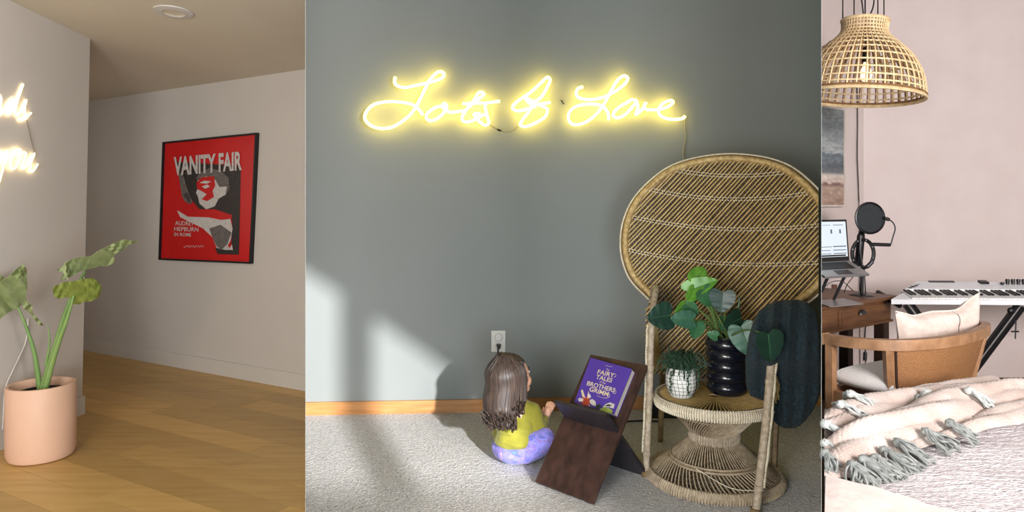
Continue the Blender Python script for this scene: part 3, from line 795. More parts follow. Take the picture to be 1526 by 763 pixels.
for k in range(56):
    a = 2*math.pi*k/56; mb.tube([ringpt(SC, .094, a, zw-.017), ringpt(SC, .099, a, zw), ringpt(SC, .094, a, zw+.017)], .0042, 4)
mb.build('waist_binding', M['cane_grey'], chair, False, kind='stuff')
for z, R_ in ((.086, .176), (.096, .168), (.262, .150)):
    MB().tube([ringpt(SC, R_, 2*math.pi*k/64, z) for k in range(64)], .0045, 6, True).build('hoop', M['cane_grey2'], chair, True)
MB().tube([ringpt(SC, .243, 2*math.pi*k/72, .022) for k in range(72)], .020, 8, True).build('base_ring', M['cane_grey'], chair, True)
mb = MB()
for k in range(150):
    a = 2*math.pi*k/150; mb.tube([ringpt(SC, .262, a, .006), ringpt(SC, .265, a, .024), ringpt(SC, .25, a, .043)], .0042, 4)
mb.build('base_binding', M['cane_grey2'], chair, False, kind='stuff')
mb = MB(); mb.tube(spline([ringpt(SC, .19, -2.2, .1), ringpt(SC, .235, -1.6, .06), ringpt(SC, .262, -1.1, .05)], 6), .0018, 5); mb.build('loose_strand', M['cane_pale'], chair)
# woven side panels under the arms
def side_panel(ps, su, nm):
    lo = [p for p in ps if p.z > seat_z-.01]
    n = 40
    def at(s_):  # along the post
        x = s_*(len(lo)-1); i = min(int(x), len(lo)-2); return lerp(lo[i], lo[i+1], x-i)
    def back(s_): return fan(su*(.24+.06*s_), .0+.325*s_, .0)
    def srf(a, s_):
        p = lerp(at(s_), back(s_), a); c = SC+V((0, 0, p.z)); d = p-c; return p+d.normalized()*.03*math.sin(math.pi*a)*(1-s_)
    mb = MB()
    for k in range(-26, 27):
        for sg in (1, -1):
            pts = []
            for i in range(13):
                a = i/12; s_ = (k/26+a*.9) if sg > 0 else (k/26+.9-a*.9)
                if 0 <= s_ <= .97: pts.append(srf(a, s_))
            if len(pts) > 1: mb.tube(pts, .0026, 4)
    mb.build(nm, M['cane'], chair, False, kind='stuff')
side_panel(ps1, -1, 'side_weave'); side_panel(ps2, 1, 'side_weave')

# ---- dark knitted blanket over the right arm
M['knit'] = mat('dark_teal_knit', (32, 52, 60), (14, 25, 31), .95, 90, (1, 1, .6), bump=.8, bscale=120, sheen=.03, dist=.006)
rows = [(447, 1168, 1190, 2.60), (449, 1156, 1200, 2.595), (454, 1143, 1208, 2.58), (464, 1130, 1214, 2.56), (480, 1122, 1219, 2.535), (500, 1116, 1221, 2.515), (525, 1112, 1222, 2.515), (537, 1111, 1222, 2.53), (552, 1111, 1222, 2.585), (575, 1112, 1222, 2.64), (590, 1118, 1221, 2.64), (600, 1146, 1218, 2.64), (615, 1147, 1209, 2.64), (627, 1152, 1200, 2.64), (634, 1160, 1193, 2.64), (638, 1168, 1186, 2.64)]
def brow(s_):
    x = s_*(len(rows)-1); i = min(int(x), len(rows)-2); f = x-i
    return [rows[i][k]+(rows[i+1][k]-rows[i][k])*f for k in range(4)]
def bl(u, s_):
    y, xl, xr, Y = brow(s_); a = 2*math.pi*u
    th_ = .055*math.sin(math.pi*min(1, max(0.02, s_*1.02)))**.5
    cx_, hwid = (xl+xr)/2, (xr-xl)/2
    ca, sa = math.cos(a), math.sin(a)
    e = lambda c: math.copysign(abs(c)**.75, c)
    xx = cx_+hwid*e(ca)
    fold = .014*math.sin(xx*.25+y*.012)*max(0, -sa)+.004*math.sin(y*.9)*math.sin(xx*.55)*max(0, -sa)
    YY = Y+.02+th_*e(sa)+fold
    YY = max(YY, ((W(xx, y, Y).x)/Y > TR-.004)*Y)
    return W(min(xx, 1221.5), y, YY)
mb = MB(); mb.grid(lambda u, v: bl(u, v), 96, 90, True)
mb.add([bl(k/96, 0) for k in range(96)], [tuple(range(96))]); mb.add([bl(k/96, 1) for k in range(96)], [tuple(range(96))])
tag(mb.build('knitted_blanket', M['knit'], smooth=True), 'dark teal knitted blanket draped over the right arm of the wicker chair', 'blanket')

# ---- black ribbed pot with monstera
M['pot_black'] = mat('glossy_navy_black_glaze', (20, 24, 34), (15, 18, 26), .22, 5, coat=.4)
bp = V((.862, 2.825, seat_z+.004)); 
pot2 = thing('plant_pot', bp, 'glossy black ribbed pot standing on the wicker seat', 'plant pot')
prof = [(0, 0), (.066, 0), (.070, .004)]
for k in range(5):
    z0 = .006+k*.043
    for i in range(7):
        f = i/6; prof.append((.071+.0105*math.sin(math.pi*f)**.8+k*.0012, z0+.043*f))
prof += [(.078, .224), (.077, .227), (.072, .227), (.070, .215), (.070, .195)]
MB().lathe(prof, bp, 56).build('pot_body', M['pot_black'], pot2, True)
MB().lathe([(0, .205), (.07, .200)], bp, 32).build('soil', M['soil'], pot2, True)
M['mleaf_dark'] = mat('dark_green_glossy_leaf', (32, 64, 50), (20, 46, 36), .42, 14, bump=.1)
M['mleaf_mid'] = mat('mid_green_glossy_leaf', (66, 116, 76), (42, 86, 54), .42, 14, bump=.1)
M['mleaf_light'] = mat('bright_green_leaf', (118, 172, 62), (78, 130, 46), .35, 18, bump=.15)
M['mleaf_sea'] = mat('blue_green_glossy_leaf', (64, 108, 84), (42, 82, 62), .36, 14, bump=.1)
M['mstem'] = mat('olive_green_stem', (98, 120, 62), (66, 90, 44), .5, 20)
mon = thing('monstera_plant', bp+V((0, 0, .2)), 'leafy monstera plant with heart shaped leaves growing from the black pot', 'plant')
def Q(x, y): return (940+x*240/796, 390+y*230/763)
def heart_leaf(cx, cy, L, wd, ang, Y, tilt, yaw, m, holes=0, fold=.25):
    """ang: image angle of the tip, tilt/yaw: how far the blade turns from facing the viewer"""
    x, y = Q(cx, cy); c = W(x, y, Y); k = 240/796*Y/F
    L *= k*1.06; wd *= k*1.1
    prof_ = [(-.36, .0), (-.48, .16), (-.50, .32), (-.42, .46), (-.25, .52), (-.05, .49), (.12, .42), (.28, .31), (.40, .18), (.47, .07), (.5, .0)]
    R = Matrix.Rotation(math.radians(yaw), 3, 'Z') @ Matrix.Rotation(math.radians(tilt*.55), 3, 'X')
    d = V((math.cos(ang), 0, math.sin(ang))); s_ = V((-math.sin(ang), 0, math.cos(ang))); nrm = V((0, -1, 0))
    mb = MB(); sp = spline([(a, b, 0) for a, b in prof_], 3); n = len(sp); nv = 5
    for sg in (1, -1):
        vs = []; fs = []
        for i, p in enumerate(sp):
            wv = .012*math.sin(i*1.3)
            for j in range(nv+1):
                f = j/nv; b_ = p.y*f*sg; a_ = p.x
                if p.x < -.36: a_ = -.36+(p.x+.36)*f**.7
                q = d*(a_*L)+s_*(b_*wd)+nrm*(fold*wd*abs(b_)*.5-.10*L*(a_+.1)**2+wv*wd*f)
                vs.append(c+R @ q)
        for i in range(n-1):
            for j in range(nv): fs.append((i*(nv+1)+j, i*(nv+1)+j+1, (i+1)*(nv+1)+j+1, (i+1)*(nv+1)+j))
        mb.add(vs, fs)
    o = mb.build('leaf', m, mon, True, solid=.0012)
    base = c+R @ (d*(-.36*L))
    root = bp+V((random.uniform(-.025, .025), random.uniform(-.025, .025), .2))
    h_ = lerp(root, base, .55)+V((0, .0, .03))
    MB().tube(spline([root, h_, base], 6), [.0040]*7+[.003]*6, 6).build('stem', M['mstem'], mon, True)
    MB().tube([c+R @ (d*(a_*L)+nrm*(-.10*L*(a_+.1)**2+.002)) for a_ in (-.36, -.2, 0, .2, .4)], [.0018, .0016, .0013, .001, .0006], 5).build('leaf_rib', M['mleaf_mid'], o, True)
D = math.radians
heart_leaf(145, 272, 135, 122, D(185), 2.76, -25, 15, M['mleaf_dark'])
heart_leaf(258, 285, 118, 84, D(175), 2.73, -45, 0, M['mleaf_sea'])
heart_leaf(320, 335, 92, 84, D(250), 2.74, -15, 20, M['mleaf_mid'])
heart_leaf(335, 72, 118, 96, D(40), 2.80, -35, 20, M['mleaf_light'], fold=.6)
heart_leaf(345, 122, 170, 84, D(25), 2.77, -45, -20, M['mleaf_light'], fold=.9)
heart_leaf(300, 165, 90, 66, D(215), 2.76, -30, 30, M['mleaf_light'], fold=.6)
heart_leaf(375, 175, 100, 92, D(300), 2.75, -10, 20, M['mleaf_mid'])
heart_leaf(450, 195, 112, 112, D(265), 2.73, -5, -15, M['mleaf_dark'])
heart_leaf(245, 236, 92, 56, D(205), 2.78, -30, 30, M['mleaf_light'], fold=.7)
heart_leaf(300, 232, 84, 64, D(320), 2.79, -30, 10, M['mleaf_mid'])
heart_leaf(507, 298, 120, 100, D(200), 2.76, -20, 20, M['mleaf_dark'])
heart_leaf(568, 385, 165, 125, D(290), 2.70, -10, -20, M['mleaf_sea'])
heart_leaf(685, 418, 150, 138, D(275), 2.40, -5, 15, M['mleaf_dark'])
heart_leaf(405, 362, 56, 44, D(160), 2.74, -20, 0, M['mleaf_mid'])
heart_leaf(455, 300, 70, 50, D(100), 2.82, -20, 20, M['mleaf_mid'])
a, b = W(*Q(520, 330), 2.80), W(*Q(541, 155), 2.80)
MB().tube([bp+V((.01, .01, .2)), lerp(a, b, .2), lerp(a, b, .6), b], [.003, .003, .0045, .0008], 6).build('furled_leaf', M['mleaf_mid'], mon, True)

# ---- small white grid pot with trailing cactus
M['pot_white'] = mat('white_glazed_ceramic', (226, 224, 216), (220, 218, 210), .35, 6)
sp0 = V((.664, 2.765, seat_z+.004))
pot3 = thing('plant_pot', sp0, 'small round white pot with a black grid pattern on the wicker seat', 'plant pot')
prof3 = [(0, 0), (.036, 0), (.044, .006), (.055, .030), (.0605, .058), (.060, .085), (.054, .108), (.049, .115), (.045, .113), (.046, .1)]
MB().lathe(prof3, sp0, 48).build('pot_body', M['pot_white'], pot3, True)
MB().lathe([(0, .104), (.047, .101)], sp0, 24).build('soil', M['soil'], pot3, True)
def prad(z):
    for (r0, z0_), (r1, z1_) in zip(prof3[1:8], prof3[2:9]):
        if z0_ <= z <= z1_: return r0+(r1-r0)*(z-z0_)/(z1_-z0_+1e-9)
    return .045
for k in range(22):
    a = 2*math.pi*k/22; MB().tube([ringpt(sp0, prad(z)+.0004, a+.06*math.sin(z*60), sp0.z+z) for z in [.008+.1*i/10 for i in range(11)]], .0009, 4).build('grid_line', M['black'], pot3)
for z in (.018, .033, .048, .063, .078, .093, .105):
    MB().tube([ringpt(sp0, prad(z)+.0004, 2*math.pi*k/40, sp0.z+z) for k in range(40)], .0009, 4, True).build('grid_line', M['black'], pot3)
M['cactus'] = mat('dark_green_cactus_stem', (44, 74, 50), (26, 50, 34), .6, 40)
cac = thing('trailing_cactus', sp0+V((0, 0, .1)), 'bushy dark green trailing cactus in the small white grid pot', 'plant')
mb = MB()
for k in range(260):
    a = random.uniform(0, 2*math.pi); r1 = random.uniform(.03, .085); h_ = random.uniform(.02, .075)
    p0 = sp0+V((random.uniform(-.03, .03), random.uniform(-.03, .03), .1)); dv = V((math.cos(a), math.sin(a), 0))
    drop = random.uniform(-.03, .05)
    mb.tube(spline([p0, p0+dv*r1*.4+V((0, 0, h_)), p0+dv*r1*.8+V((0, 0, h_*.8)), p0+dv*r1+V((random.uniform(-.01, .01), 0, h_*.8-drop))], 3), .0019, 4)
mb.build('foliage', M['cactus'], cac, False, kind='stuff')
for (dx, n_) in ((.012, 9), (-.055, 8), (.05, 7)):
    pts = [sp0+V((dx*.7, -.045, .115))]+[sp0+V((dx+.003*math.sin(i*2), -.0635+.0006*i, .108-i*.011)) for i in range(n_)]
    mbs = MB().tube(spline(pts, 3), .002, 5)
    for i in range(1, n_): mbs.ell(pts[i], (.005, .003, .004), 6, 4)
    mbs.build('trailing_stem', M['cactus'], cac, True, kind='stuff')

# ---- things on the floor behind the chair
mb = MB(); c = G(992, 626, 0); mb.box(c+V((0, .06, .035)), (.16, .07, .07)); tag(mb.build('adapter_box', M['black'], bevel=.006), 'black adapter box on the carpet behind the wicker chair', 'adapter')
mb = MB(); mb.tube(spline([G(905, 630, .006), G(935, 628, .006), G(960, 627, .006), G(984, 628, .006)], 5), .004, 6)
tag(mb.build('floor_cable', M['black'], smooth=True), 'thin black cable on the carpet between book stand and wicker chair', 'cable')

# ---- toddler sitting on the carpet with her back to the viewer
M['skin'] = mat('warm_skin', (222, 172, 146), (214, 160, 134), .5, 12, sub=.15)
M['shirt'] = mat('mustard_green_cotton', (144, 139, 40), (128, 123, 32), .85, 30, bump=.25, bscale=26, sheen=.2, dist=.004)
M['hair'] = mat('brown_hair', (70, 55, 46), (38, 30, 27), .5, 10, (12, 12, 1.2), bump=.3, dist=.003)
M['hair_light'] = mat('light_brown_hair', (88, 70, 58), (56, 44, 38), .4, 10, (12, 12, 1.2))
def pants_mat():
    m = mat('lavender_print_cotton', (142, 136, 214), (110, 104, 190), .85, 9, bump=.15, bscale=40, sheen=.2)
    t = m.node_tree; N = t.nodes; L = t.links; b = N['Principled BSDF']
    tc = N.new('ShaderNodeTexCoord'); no = N.new('ShaderNodeTexNoise'); no.inputs['Scale'].default_value = 24; no.inputs['Detail'].default_value = 3; no.inputs['Distortion'].default_value = 1.2
    L.new(tc.outputs['Object'], no.inputs['Vector'])
    rp = N.new('ShaderNodeValToRGB'); e = rp.color_ramp.elements; e[0].position = .30; e[0].color = lin((92, 140, 158)); e[1].position = .74; e[1].color = lin((206, 190, 226))
    for ps, c in ((.36, (92, 96, 176)), (.45, (128, 124, 206)), (.56, (140, 132, 212)), (.62, (112, 100, 184)), (.67, (186, 140, 178))):
        x = e.new(ps); x.color = lin(c)
    L.new(no.outputs['Fac'], rp.inputs[0]); L.new(rp.outputs[0], b.inputs['Base Color'])
    return m
M['pants'] = pants_mat()
kid = thing('person', G(770, 699, 0)+V((0, .08, 0)), 'toddler in mustard green top and lavender printed trousers sitting before the book stand', 'person')
def kp(x, y, Y): return W(x, y, Y-.075)
hc = kp(761, 561, 3.03)            # head centre
fdir = V((.80, .56, .18)).normalized()   # the way she looks: right, away and a little up
fup = (V((0, 0, 1))-fdir*fdir.z).normalized(); fsd = fdir.cross(fup)
def hd(a, b, c): return hc+fdir*a+fsd*b+fup*c
pel = kp(768, 674, 3.03); pel.z = .085
chest = kp(771, 632, 3.04); sh = kp(773, 607, 3.05); neck = kp(772, 597, 3.05)
shR = kp(794, 612, 3.06); elR = kp(803, 641, 3.02); wrR = kp(814, 622, 3.10); haR = kp(818, 612, 3.13)
shL = kp(748, 612, 3.08); elL = kp(742, 645, 3.16); wrL = kp(770, 640, 3.24)
Rh = Matrix((fdir, fsd, fup)).transposed()
caps = [
    (hc, (.083, .072, .088), Rh), (hd(.02, 0, -.045), (.058, .052, .042), Rh), (hd(.055, .0, -.03), .034), (hd(.052, .026, -.03), .028), (hd(.052, -.026, -.03), .028),
    (hd(.084, 0, -.020), .0095), (hd(.079, 0, -.010), .008), (hd(.074, 0, -.052), .012), (hd(.068, 0, -.074), .017),
    (hd(.0, .071, -.015), (.016, .008, .022), Rh), (hd(.0, -.071, -.015), (.016, .008, .022), Rh),
    (neck, .034, hd(-.005, 0, -.06), .036), (chest, .06, neck, .035), (pel, .07, chest, .06),
    (shR, .024, elR, .020), (elR, .019, wrR, .0145), (shL, .024, elL, .020), (elL, .019, wrL, .0145)]
# hands: palm, four fingers and a thumb each
def hand(w_, dr, side, caps, curl):
    dr = dr.normalized(); side = (side-dr*side.dot(dr)).normalized(); nrm = dr.cross(side)
    c = w_+dr*.022
    caps.append((w_, .013, w_+dr*.030, .0165))
    for k, (o, L_) in enumerate(((-.0135, .027), (-.0045, .031), (.0045, .029), (.0135, .023))):
        a = w_+dr*.038+side*o; b = a+dr*L_*.55+nrm*curl*.3+side*o*.25; e = b+dr*L_*.5+nrm*curl
        caps.append((a, .0062, b, .0056)); caps.append((b, .0056, e, .0048))
    a = w_+dr*.012-side*.012; b = a-side*.014+dr*.012+nrm*.004; e = b+dr*.014-side*.003+nrm*.004
    caps.append((a, .0075, b, .0065)); caps.append((b, .0062, e, .005))
hand(wrR, V((.30, .35, .75)), V((.9, -.4, 0)), caps, .006)
hand(wrL, V((.8, .3, .2)), V((.2, -.6, .7)), caps, .006)
# bare feet
ftR = kp(800, 684, 3.20); ftR.z = .03; ftL = kp(778, 680, 3.30); ftL.z = .03
for ft, dv in ((ftR, V((.8, .55, 0))), (ftL, V((.7, .6, 0)))):
    dv = dv.normalized(); sd = V((-dv.y, dv.x, 0))
    caps.append((ft, .022, ft+dv*.05-V((0, 0, .006)), .02))
    for k in range(5): caps.append((ft+dv*.05+sd*(k-2)*.008, .008, ft+dv*(.073-.003*k)+sd*(k-2)*.009-V((0, 0, .01)), .0072-.0005*k))
body = blob('body', caps, M['skin'], kid, .0035, 4)
# trousers: hips, right knee drawn up, left leg crossed behind
knR = kp(812, 655, 3.00); knL = kp(770, 668, 3.30); anR = kp(798, 682, 3.18); anL = kp(775, 680, 3.28)
hipR = kp(782, 677, 3.02); hipL = kp(752, 677, 3.06)
for p in (anR, anL): p.z = .045
hipR.z = .062; hipL.z = .060
def fold(co):
    n_ = noise.noise(co*26)*.004+math.sin(co.z*190+co.x*60)*.0012
    d = (co-V((pel.x, pel.y, co.z))); return co+d.normalized()*n_
blob('trousers', [(V((pel.x, pel.y, .058)), (.088, .080, .056), Matrix.Identity(3)), (hipR, .058, lerp(hipR, knR, .5), .060), (lerp(hipR, knR, .5), .060, knR, .050), (knR, .048, anR, .038), (hipL, .056, knL, .046), (knL, .045, anL, .034)], M['pants'], kid, .005, 6, extra=fold)
# top
tb = V((pel.x, pel.y, .105))
blob('shirt', [(tb, (.091, .083, .046), Matrix.Identity(3)), (V((pel.x+.002, pel.y, .15)), (.085, .074, .05), Matrix.Identity(3)), (V((sh.x, sh.y, .195)), (.072, .058, .035), Matrix.Identity(3)), (sh, .045, shR, .034), (sh, .045, shL, .034), (sh, .045, neck, .036),
    (shR, .036, elR, .030), (elR, .030, lerp(elR, wrR, .8), .021), (shL, .035, elL, .028), (elL, .028, lerp(elL, wrL, .82), .021)], M['shirt'], kid, .005, 5, extra=fold)
# hair: cap over skull plus hanging locks
hcap = [(hd(-.012, 0, .008), (.092, .086, .094), Rh), (hd(-.045, .0, -.045), (.055, .074, .07), Rh), (hd(-.06, .02, -.10), .045), (hd(-.06, -.02, -.10), .045), (hd(-.06, 0, -.15), .040)]
def hcut(co):  # keep the face clear
    l = co-hc; a, b, c_ = l.dot(fdir), l.dot(fsd), l.dot(fup)
    if a > .035 and c_ < .052: co = co-fdir*(a-.035)*1.0
    return co+ (co-hc).normalized()*.0025*math.sin(math.atan2(b, a)*46)
hr = blob('hair', hcap, M['hair'], kid, .005, 5, extra=hcut)
k = 0
for i in range(190):
    ang = random.uniform(-2.6, 2.6)+math.pi   # around the back of the head
    a0 = math.cos(ang); b0 = math.sin(ang)
    if a0 > .35: continue
    p0 = hd(-.012+.03*a0, .035*b0, .098+random.uniform(-.004, .004))
    p1 = hd(-.012+.088*a0, .086*b0, .045); p2 = hd(-.015+.094*a0, .089*b0, -.01)
    dz = random.uniform(.105, .165) if a0 < -.1 else random.uniform(.06, .11)
    p3 = p2+V((0, 0, -.075))+(-fdir*.012 if a0 < 0 else V())
    p4 = V((lerp(p2, hc, .18).x, p2.y-.012, hc.z-dz-.02)) + V((random.uniform(-.012, .004), random.uniform(-.02, .01), 0))
    outw = V((p4.x-hc.x-.01, p4.y-hc.y, 0)); outw = outw.normalized() if outw.length > .01 else V((0, -1, 0))
    p5 = p4+outw*random.uniform(.008, .03)+V((0, 0, random.uniform(-.012, .01)))
    p6 = p5+outw*.008+V((0, 0, random.uniform(.004, .018)))
    if p4.y < chest.y+.02 and p4.z < sh.z+.03:   # lie outside the shirt
        p4.y = min(p4.y, 2.875+abs(p4.x-chest.x)*.35); p5.y = min(p5.y, p4.y-.002); p6.y = min(p6.y, p5.y)
    ps = spline([p0, p1, p2, p3, p4, p5, p6], 5); n_ = len(ps)
    MB().tube(ps, [.0058*(math.sin(math.pi*min(.97, .12+.86*j/(n_-1))))**.6 for j in range(n_)], 6).build('hair_lock', M['hair'] if i % 7 else M['hair_light'], hr, True)
# face features turned away to the right
M['eye_white'] = mat('eye_white', (236, 232, 228), None, .2); M['iris'] = mat('dark_brown_iris', (54, 34, 24), None, .2); M['lip'] = mat('pink_lip', (190, 112, 102), None, .5)
for sg in (1, -1):
    e = MB().ell(hd(.0705, sg*.029, .004), (.008, .011, .0065), 12, 8, Rh).build('eye', M['eye_white'], body, True)
    MB().ell(hd(.0775, sg*.029, .004), (.0025, .0052, .0052), 10, 6, Rh).build('iris', M['iris'], kid, True)
    MB().tube([hd(.079-.012*abs(q_), sg*.029+q_*.016, .021-.004*q_*q_) for q_ in (-1, -.5, 0, .5, 1)], .0022, 5).build('eyebrow', M['hair'], kid, True)
MB().ell(hd(.083, 0, -.052), (.005, .0145, .0055), 12, 6, Rh).build('lips', M['lip'], kid, True)

# ================================================================== RIGHT ROOM OBJECTS
M['desk'] = mat('brown_stained_wood', (128, 88, 58), (88, 56, 36), .45, 3, (1.5, 1.5, 9), bump=.06)
M['desk_dark'] = mat('dark_brown_wood', (62, 42, 32), (44, 30, 24), .5, 3, (9, 9, 1.5))
M['bronze'] = mat('aged_pewter_pull', (108, 100, 98), (70, 64, 64), .35, metal=.8)
de = V((.815, .58, 0)).normalized(); dn = V((de.y, -de.x, 0))    # along the desk front / out towards the viewer
dzt = H-.60
D0 = V((1.774, 4.04, 0)); DR = V((2.42, 4.5, 0)); DL = D0-de*.40
desk = thing('writing_desk', V((DR.x, DR.y, zr))-de*.5-dn*.25, 'brown wooden writing desk with a drawer and cup pull along the side wall', 'desk')
def dbox(name, s0, s1, t0, t1, z0, z1, m, par, bev=0):   # s along the front from the right end, t back from the front
    ps = [DR-de*s0-dn*t0, DR-de*s1-dn*t0, DR-de*s1-dn*t1, DR-de*s0-dn*t1]
    return MB().hexa([V((p.x, p.y, z0)) for p in ps], [V((p.x, p.y, z1)) for p in ps]).build(name, m, par, bevel=bev)
SL = 1.12
dbox('table_top', -.03, SL+.03, -.03, .50, dzt-.022, dzt, M['desk'], desk, .004)
dbox('apron', 0, SL, 0, .48, dzt-.160, dzt-.022, M['desk'], desk, .002)
dbox('apron_moulding', -.008, SL+.008, -.012, .0, dzt-.166, dzt-.150, M['desk'], desk, .003)
dr = dbox('drawer', .09, .62, -.010, 0, dzt-.135, dzt-.042, M['desk'], desk, .004)
dbox('drawer_field', .115, .595, -.014, -.010, dzt-.120, dzt-.057, M['desk'], dr, .002)
dr2 = dbox('drawer', .66, 1.08, -.010, 0, dzt-.135, dzt-.042, M['desk'], desk, .004)
pc_ = DR-de*.385+dn*.016+V((0, 0, dzt-.083))
Rp = Matrix((de, -dn, V((0, 0, 1)))).transposed()
mb = MB()
def cupp(u, v):
    a = math.pi*u; ph_ = v*math.pi/2
    p = V((.042*math.cos(a)*math.cos(ph_*.0)*1.0, -.026*math.sin(ph_)*math.sin(a)**.6, .030*math.sin(a)*math.cos(ph_)))
    return pc_+Rp @ p
mb.grid(cupp, 16, 8); mb.build('cup_pull', M['bronze'], dr, True, solid=.0015)
for s_, t_ in ((.04, .04), (SL-.04, .04), (.04, .44), (SL-.04, .44)):
    dbox('leg', s_-.033, s_+.033, t_-.033, t_+.033, zr, dzt-.16, M['desk_dark'], desk, .004)
dbox('leg', .34, .40, .06, .12, zr, dzt-.16, M['desk_dark'], desk, .004)
dbox('back_rail', .05, SL-.05, .43, .45, zr+.10, zr+.15, M['desk_dark'], desk)

# ---- laptop on a stand
M['alu'] = mat('silver_aluminium', (178, 178, 180), (168, 168, 170), .35, metal=.7)
M['alu_dark'] = mat('dark_grey_aluminium', (70, 72, 76), None, .4, metal=.6)
M['screen'] = emit('lit_white_screen', (.86, .93, 1.0), .95, (.02, .02, .02, 1))
M['screen_mark'] = mat('grey_screen_print', (90, 110, 130), None, .4)
fr_, br_ = W(1296, 408, 4.12), W(1266, 388, 4.34)          # right side of the keyboard deck
back_l = W(1224, 391, 4.24); le = (back_l-br_); le.z = 0; le = le.normalized()
front_l = fr_+le*.36; back_l = br_+le*.36
lap = thing('laptop', lerp(fr_, back_l, .5)-V((0, 0, .20)), 'open silver laptop with a lit white screen on a grey raised stand', 'laptop')
upv = (br_-fr_).cross(le).normalized(); upv = upv if upv.z > 0 else -upv
ps = [fr_, front_l, back_l, br_]
MB().hexa([p-upv*.014 for p in ps], ps).build('deck', M['alu'], lap, bevel=.002)
def dk(u, v, o=.0004): return lerp(lerp(fr_, front_l, u), lerp(br_, back_l, u), v)+upv*o
ps = [(.12, .42), (.9, .42), (.9, .9), (.12, .9)]
kb = MB().hexa([dk(*p, .0) for p in ps], [dk(*p, .0006) for p in ps]).build('keyboard_well', M['alu_dark'], lap)
mb = MB()
for r_ in range(5):
    for c_ in range(13):
        u0 = .125+c_*.0596; v0 = .435+r_*.093
        a = [(u0, v0), (u0+.05, v0), (u0+.05, v0+.078), (u0, v0+.078)]
        mb.hexa([dk(*p, .0006) for p in a], [dk(*p, .0022) for p in a])
mb.build('keys', M['black'], lap, kind='stuff')
ps = [(.34, .06), (.68, .06), (.68, .36), (.34, .36)]; MB().hexa([dk(*p, .0) for p in ps], [dk(*p, .0005) for p in ps]).build('trackpad', M['alu_dark'], lap)
tr = W(1261.5, 327, 4.40); tl = tr+le*.36; sn = (tr-br_).cross(le).normalized(); sn = sn if sn.y < 0 else -sn
ps = [br_, back_l, tl, tr]; sc_ = sum(ps, V())/4
lid = MB().hexa([p-sn*.007 for p in ps], ps).build('screen_lid', M['black'], lap, bevel=.001)
def sp_(u, v, o): return lerp(lerp(br_, back_l, u), lerp(tr, tl, u), v)+sn*o
ps = [(.035, .10), (.965, .10), (.965, .95), (.035, .95)]
MB().hexa([sp_(*p, .0) for p in ps], [sp_(*p, .0008) for p in ps]).build('display', M['screen'], lid)
for nm, a in (('screen_line', (.06, .37, .335, .36)), ('screen_line', (.06, .37, .25, .27)), ('screen_line', (.06, .37, .17, .19)), ('screen_line', (.40, .7, .335, .35)), ('screen_line', (.44, .7, .25, .265)), ('screen_line', (.42, .7, .17, .185)), ('screen_icon', (.16, .20, .66, .76)), ('screen_icon', (.37, .41, .66, .76)), ('screen_line', (.1, .34, .86, .875)), ('screen_line', (.4, .8, .86, .87)), ('dock_bar', (.08, .9, .11, .15))):
    ps = [(a[0], a[2]), (a[1], a[2]), (a[1], a[3]), (a[0], a[3])]
    MB().hexa([sp_(*p, .0008) for p in ps], [sp_(*p, .0012) for p in ps]).build(nm, M['screen_mark'] if nm != 'dock_bar' else M['alu_dark'], lid)
# stand: Z-shaped folded arms
sb = dzt
std = thing('laptop_stand', V((lerp(fr_, back_l, .5).x, lerp(fr_, back_l, .5).y, sb)), 'folding grey metal stand under the silver laptop', 'laptop stand')
for u in (.42, .80):
    a = dk(u, .25, -.016); b = dk(u, .85, -.016); c_ = V((dk(u, .9).x, dk(u, .9).y, sb+.006))
    MB().tube([a, c_], .009, 4).build('support_arm', M['alu_dark'], std)
ps = [dk(.1, .2), dk(.9, .2), dk(.9, .85), dk(.1, .85)]
MB().hexa([p-upv*.022 for p in ps], [p-upv*.015 for p in ps]).build('support_plate', M['alu'], std)
ps = [V((p.x, p.y, 0)) for p in (dk(.15, .0), dk(.9, .0), dk(.9, 1.0), dk(.15, 1.0))]
MB().hexa([p+V((0, 0, sb+.0005)) for p in ps], [p+V((0, 0, sb+.006)) for p in ps]).build('foot_plate', M['alu'], std)

# ---- microphone with pop filter
mY = 4.50
def mp_(x, y, Y=mY): return W(x, y, Y)
mbs = mp_(1284, 436); mbs.z = dzt
mic = thing('microphone', mbs, 'black studio microphone on a round desk stand with a round pop filter', 'microphone')
MB().lathe([(0, .016), (.02, .015), (.06, .008), (.075, .003), (.075, 0), (0, 0)], mbs, 32).build('base', M['black_metal'], mic, True)
MB().tube([mbs+V((0, 0, .01)), mp_(1285, 395)], .011, 10).build('pole', M['black_metal'], mic, True)
MB().tube([mbs+V((.02, -.01, .01)), mp_(1288, 400)], .004, 6).build('pole_cable', M['black'], mic, True)
hcm = mp_(1286, 378)
ring = [mp_(1286+16*math.cos(a), 378+21*math.sin(a), mY-.02) for a in [2*math.pi*k/28 for k in range(28)]]
MB().tube(ring, .012, 6, True).build('shock_mount', M['black'], mic, True)
for k in range(8):
    a = 2*math.pi*k/8+.3; p = mp_(1286+16*math.cos(a), 378+21*math.sin(a), mY-.035); MB().ell(p, .0055, 8, 6).build('mount_bead', M['alu'], mic, True)
MB().tube([mp_(1278, 398), mp_(1280, 385), mp_(1283, 352), mp_(1285, 344)], [.016, .024, .024, .014], 12).build('microphone_body', M['black_metal'], mic, True)
MB().tube([mp_(1282, 350, mY-.04), mp_(1281, 372, mY-.05), mp_(1284, 395, mY-.04)], .008, 8).build('clip', M['black'], mic, True)
MB().tube([mp_(1292, 398, mY-.02), mp_(1300, 390, mY-.02)], .013, 10).build('thumb_screw', M['alu_dark'], mic, True)
MB().tube([mp_(1300, 364), mp_(1326, 365)], .012, 8).build('side_arm', M['black'], mic, True)
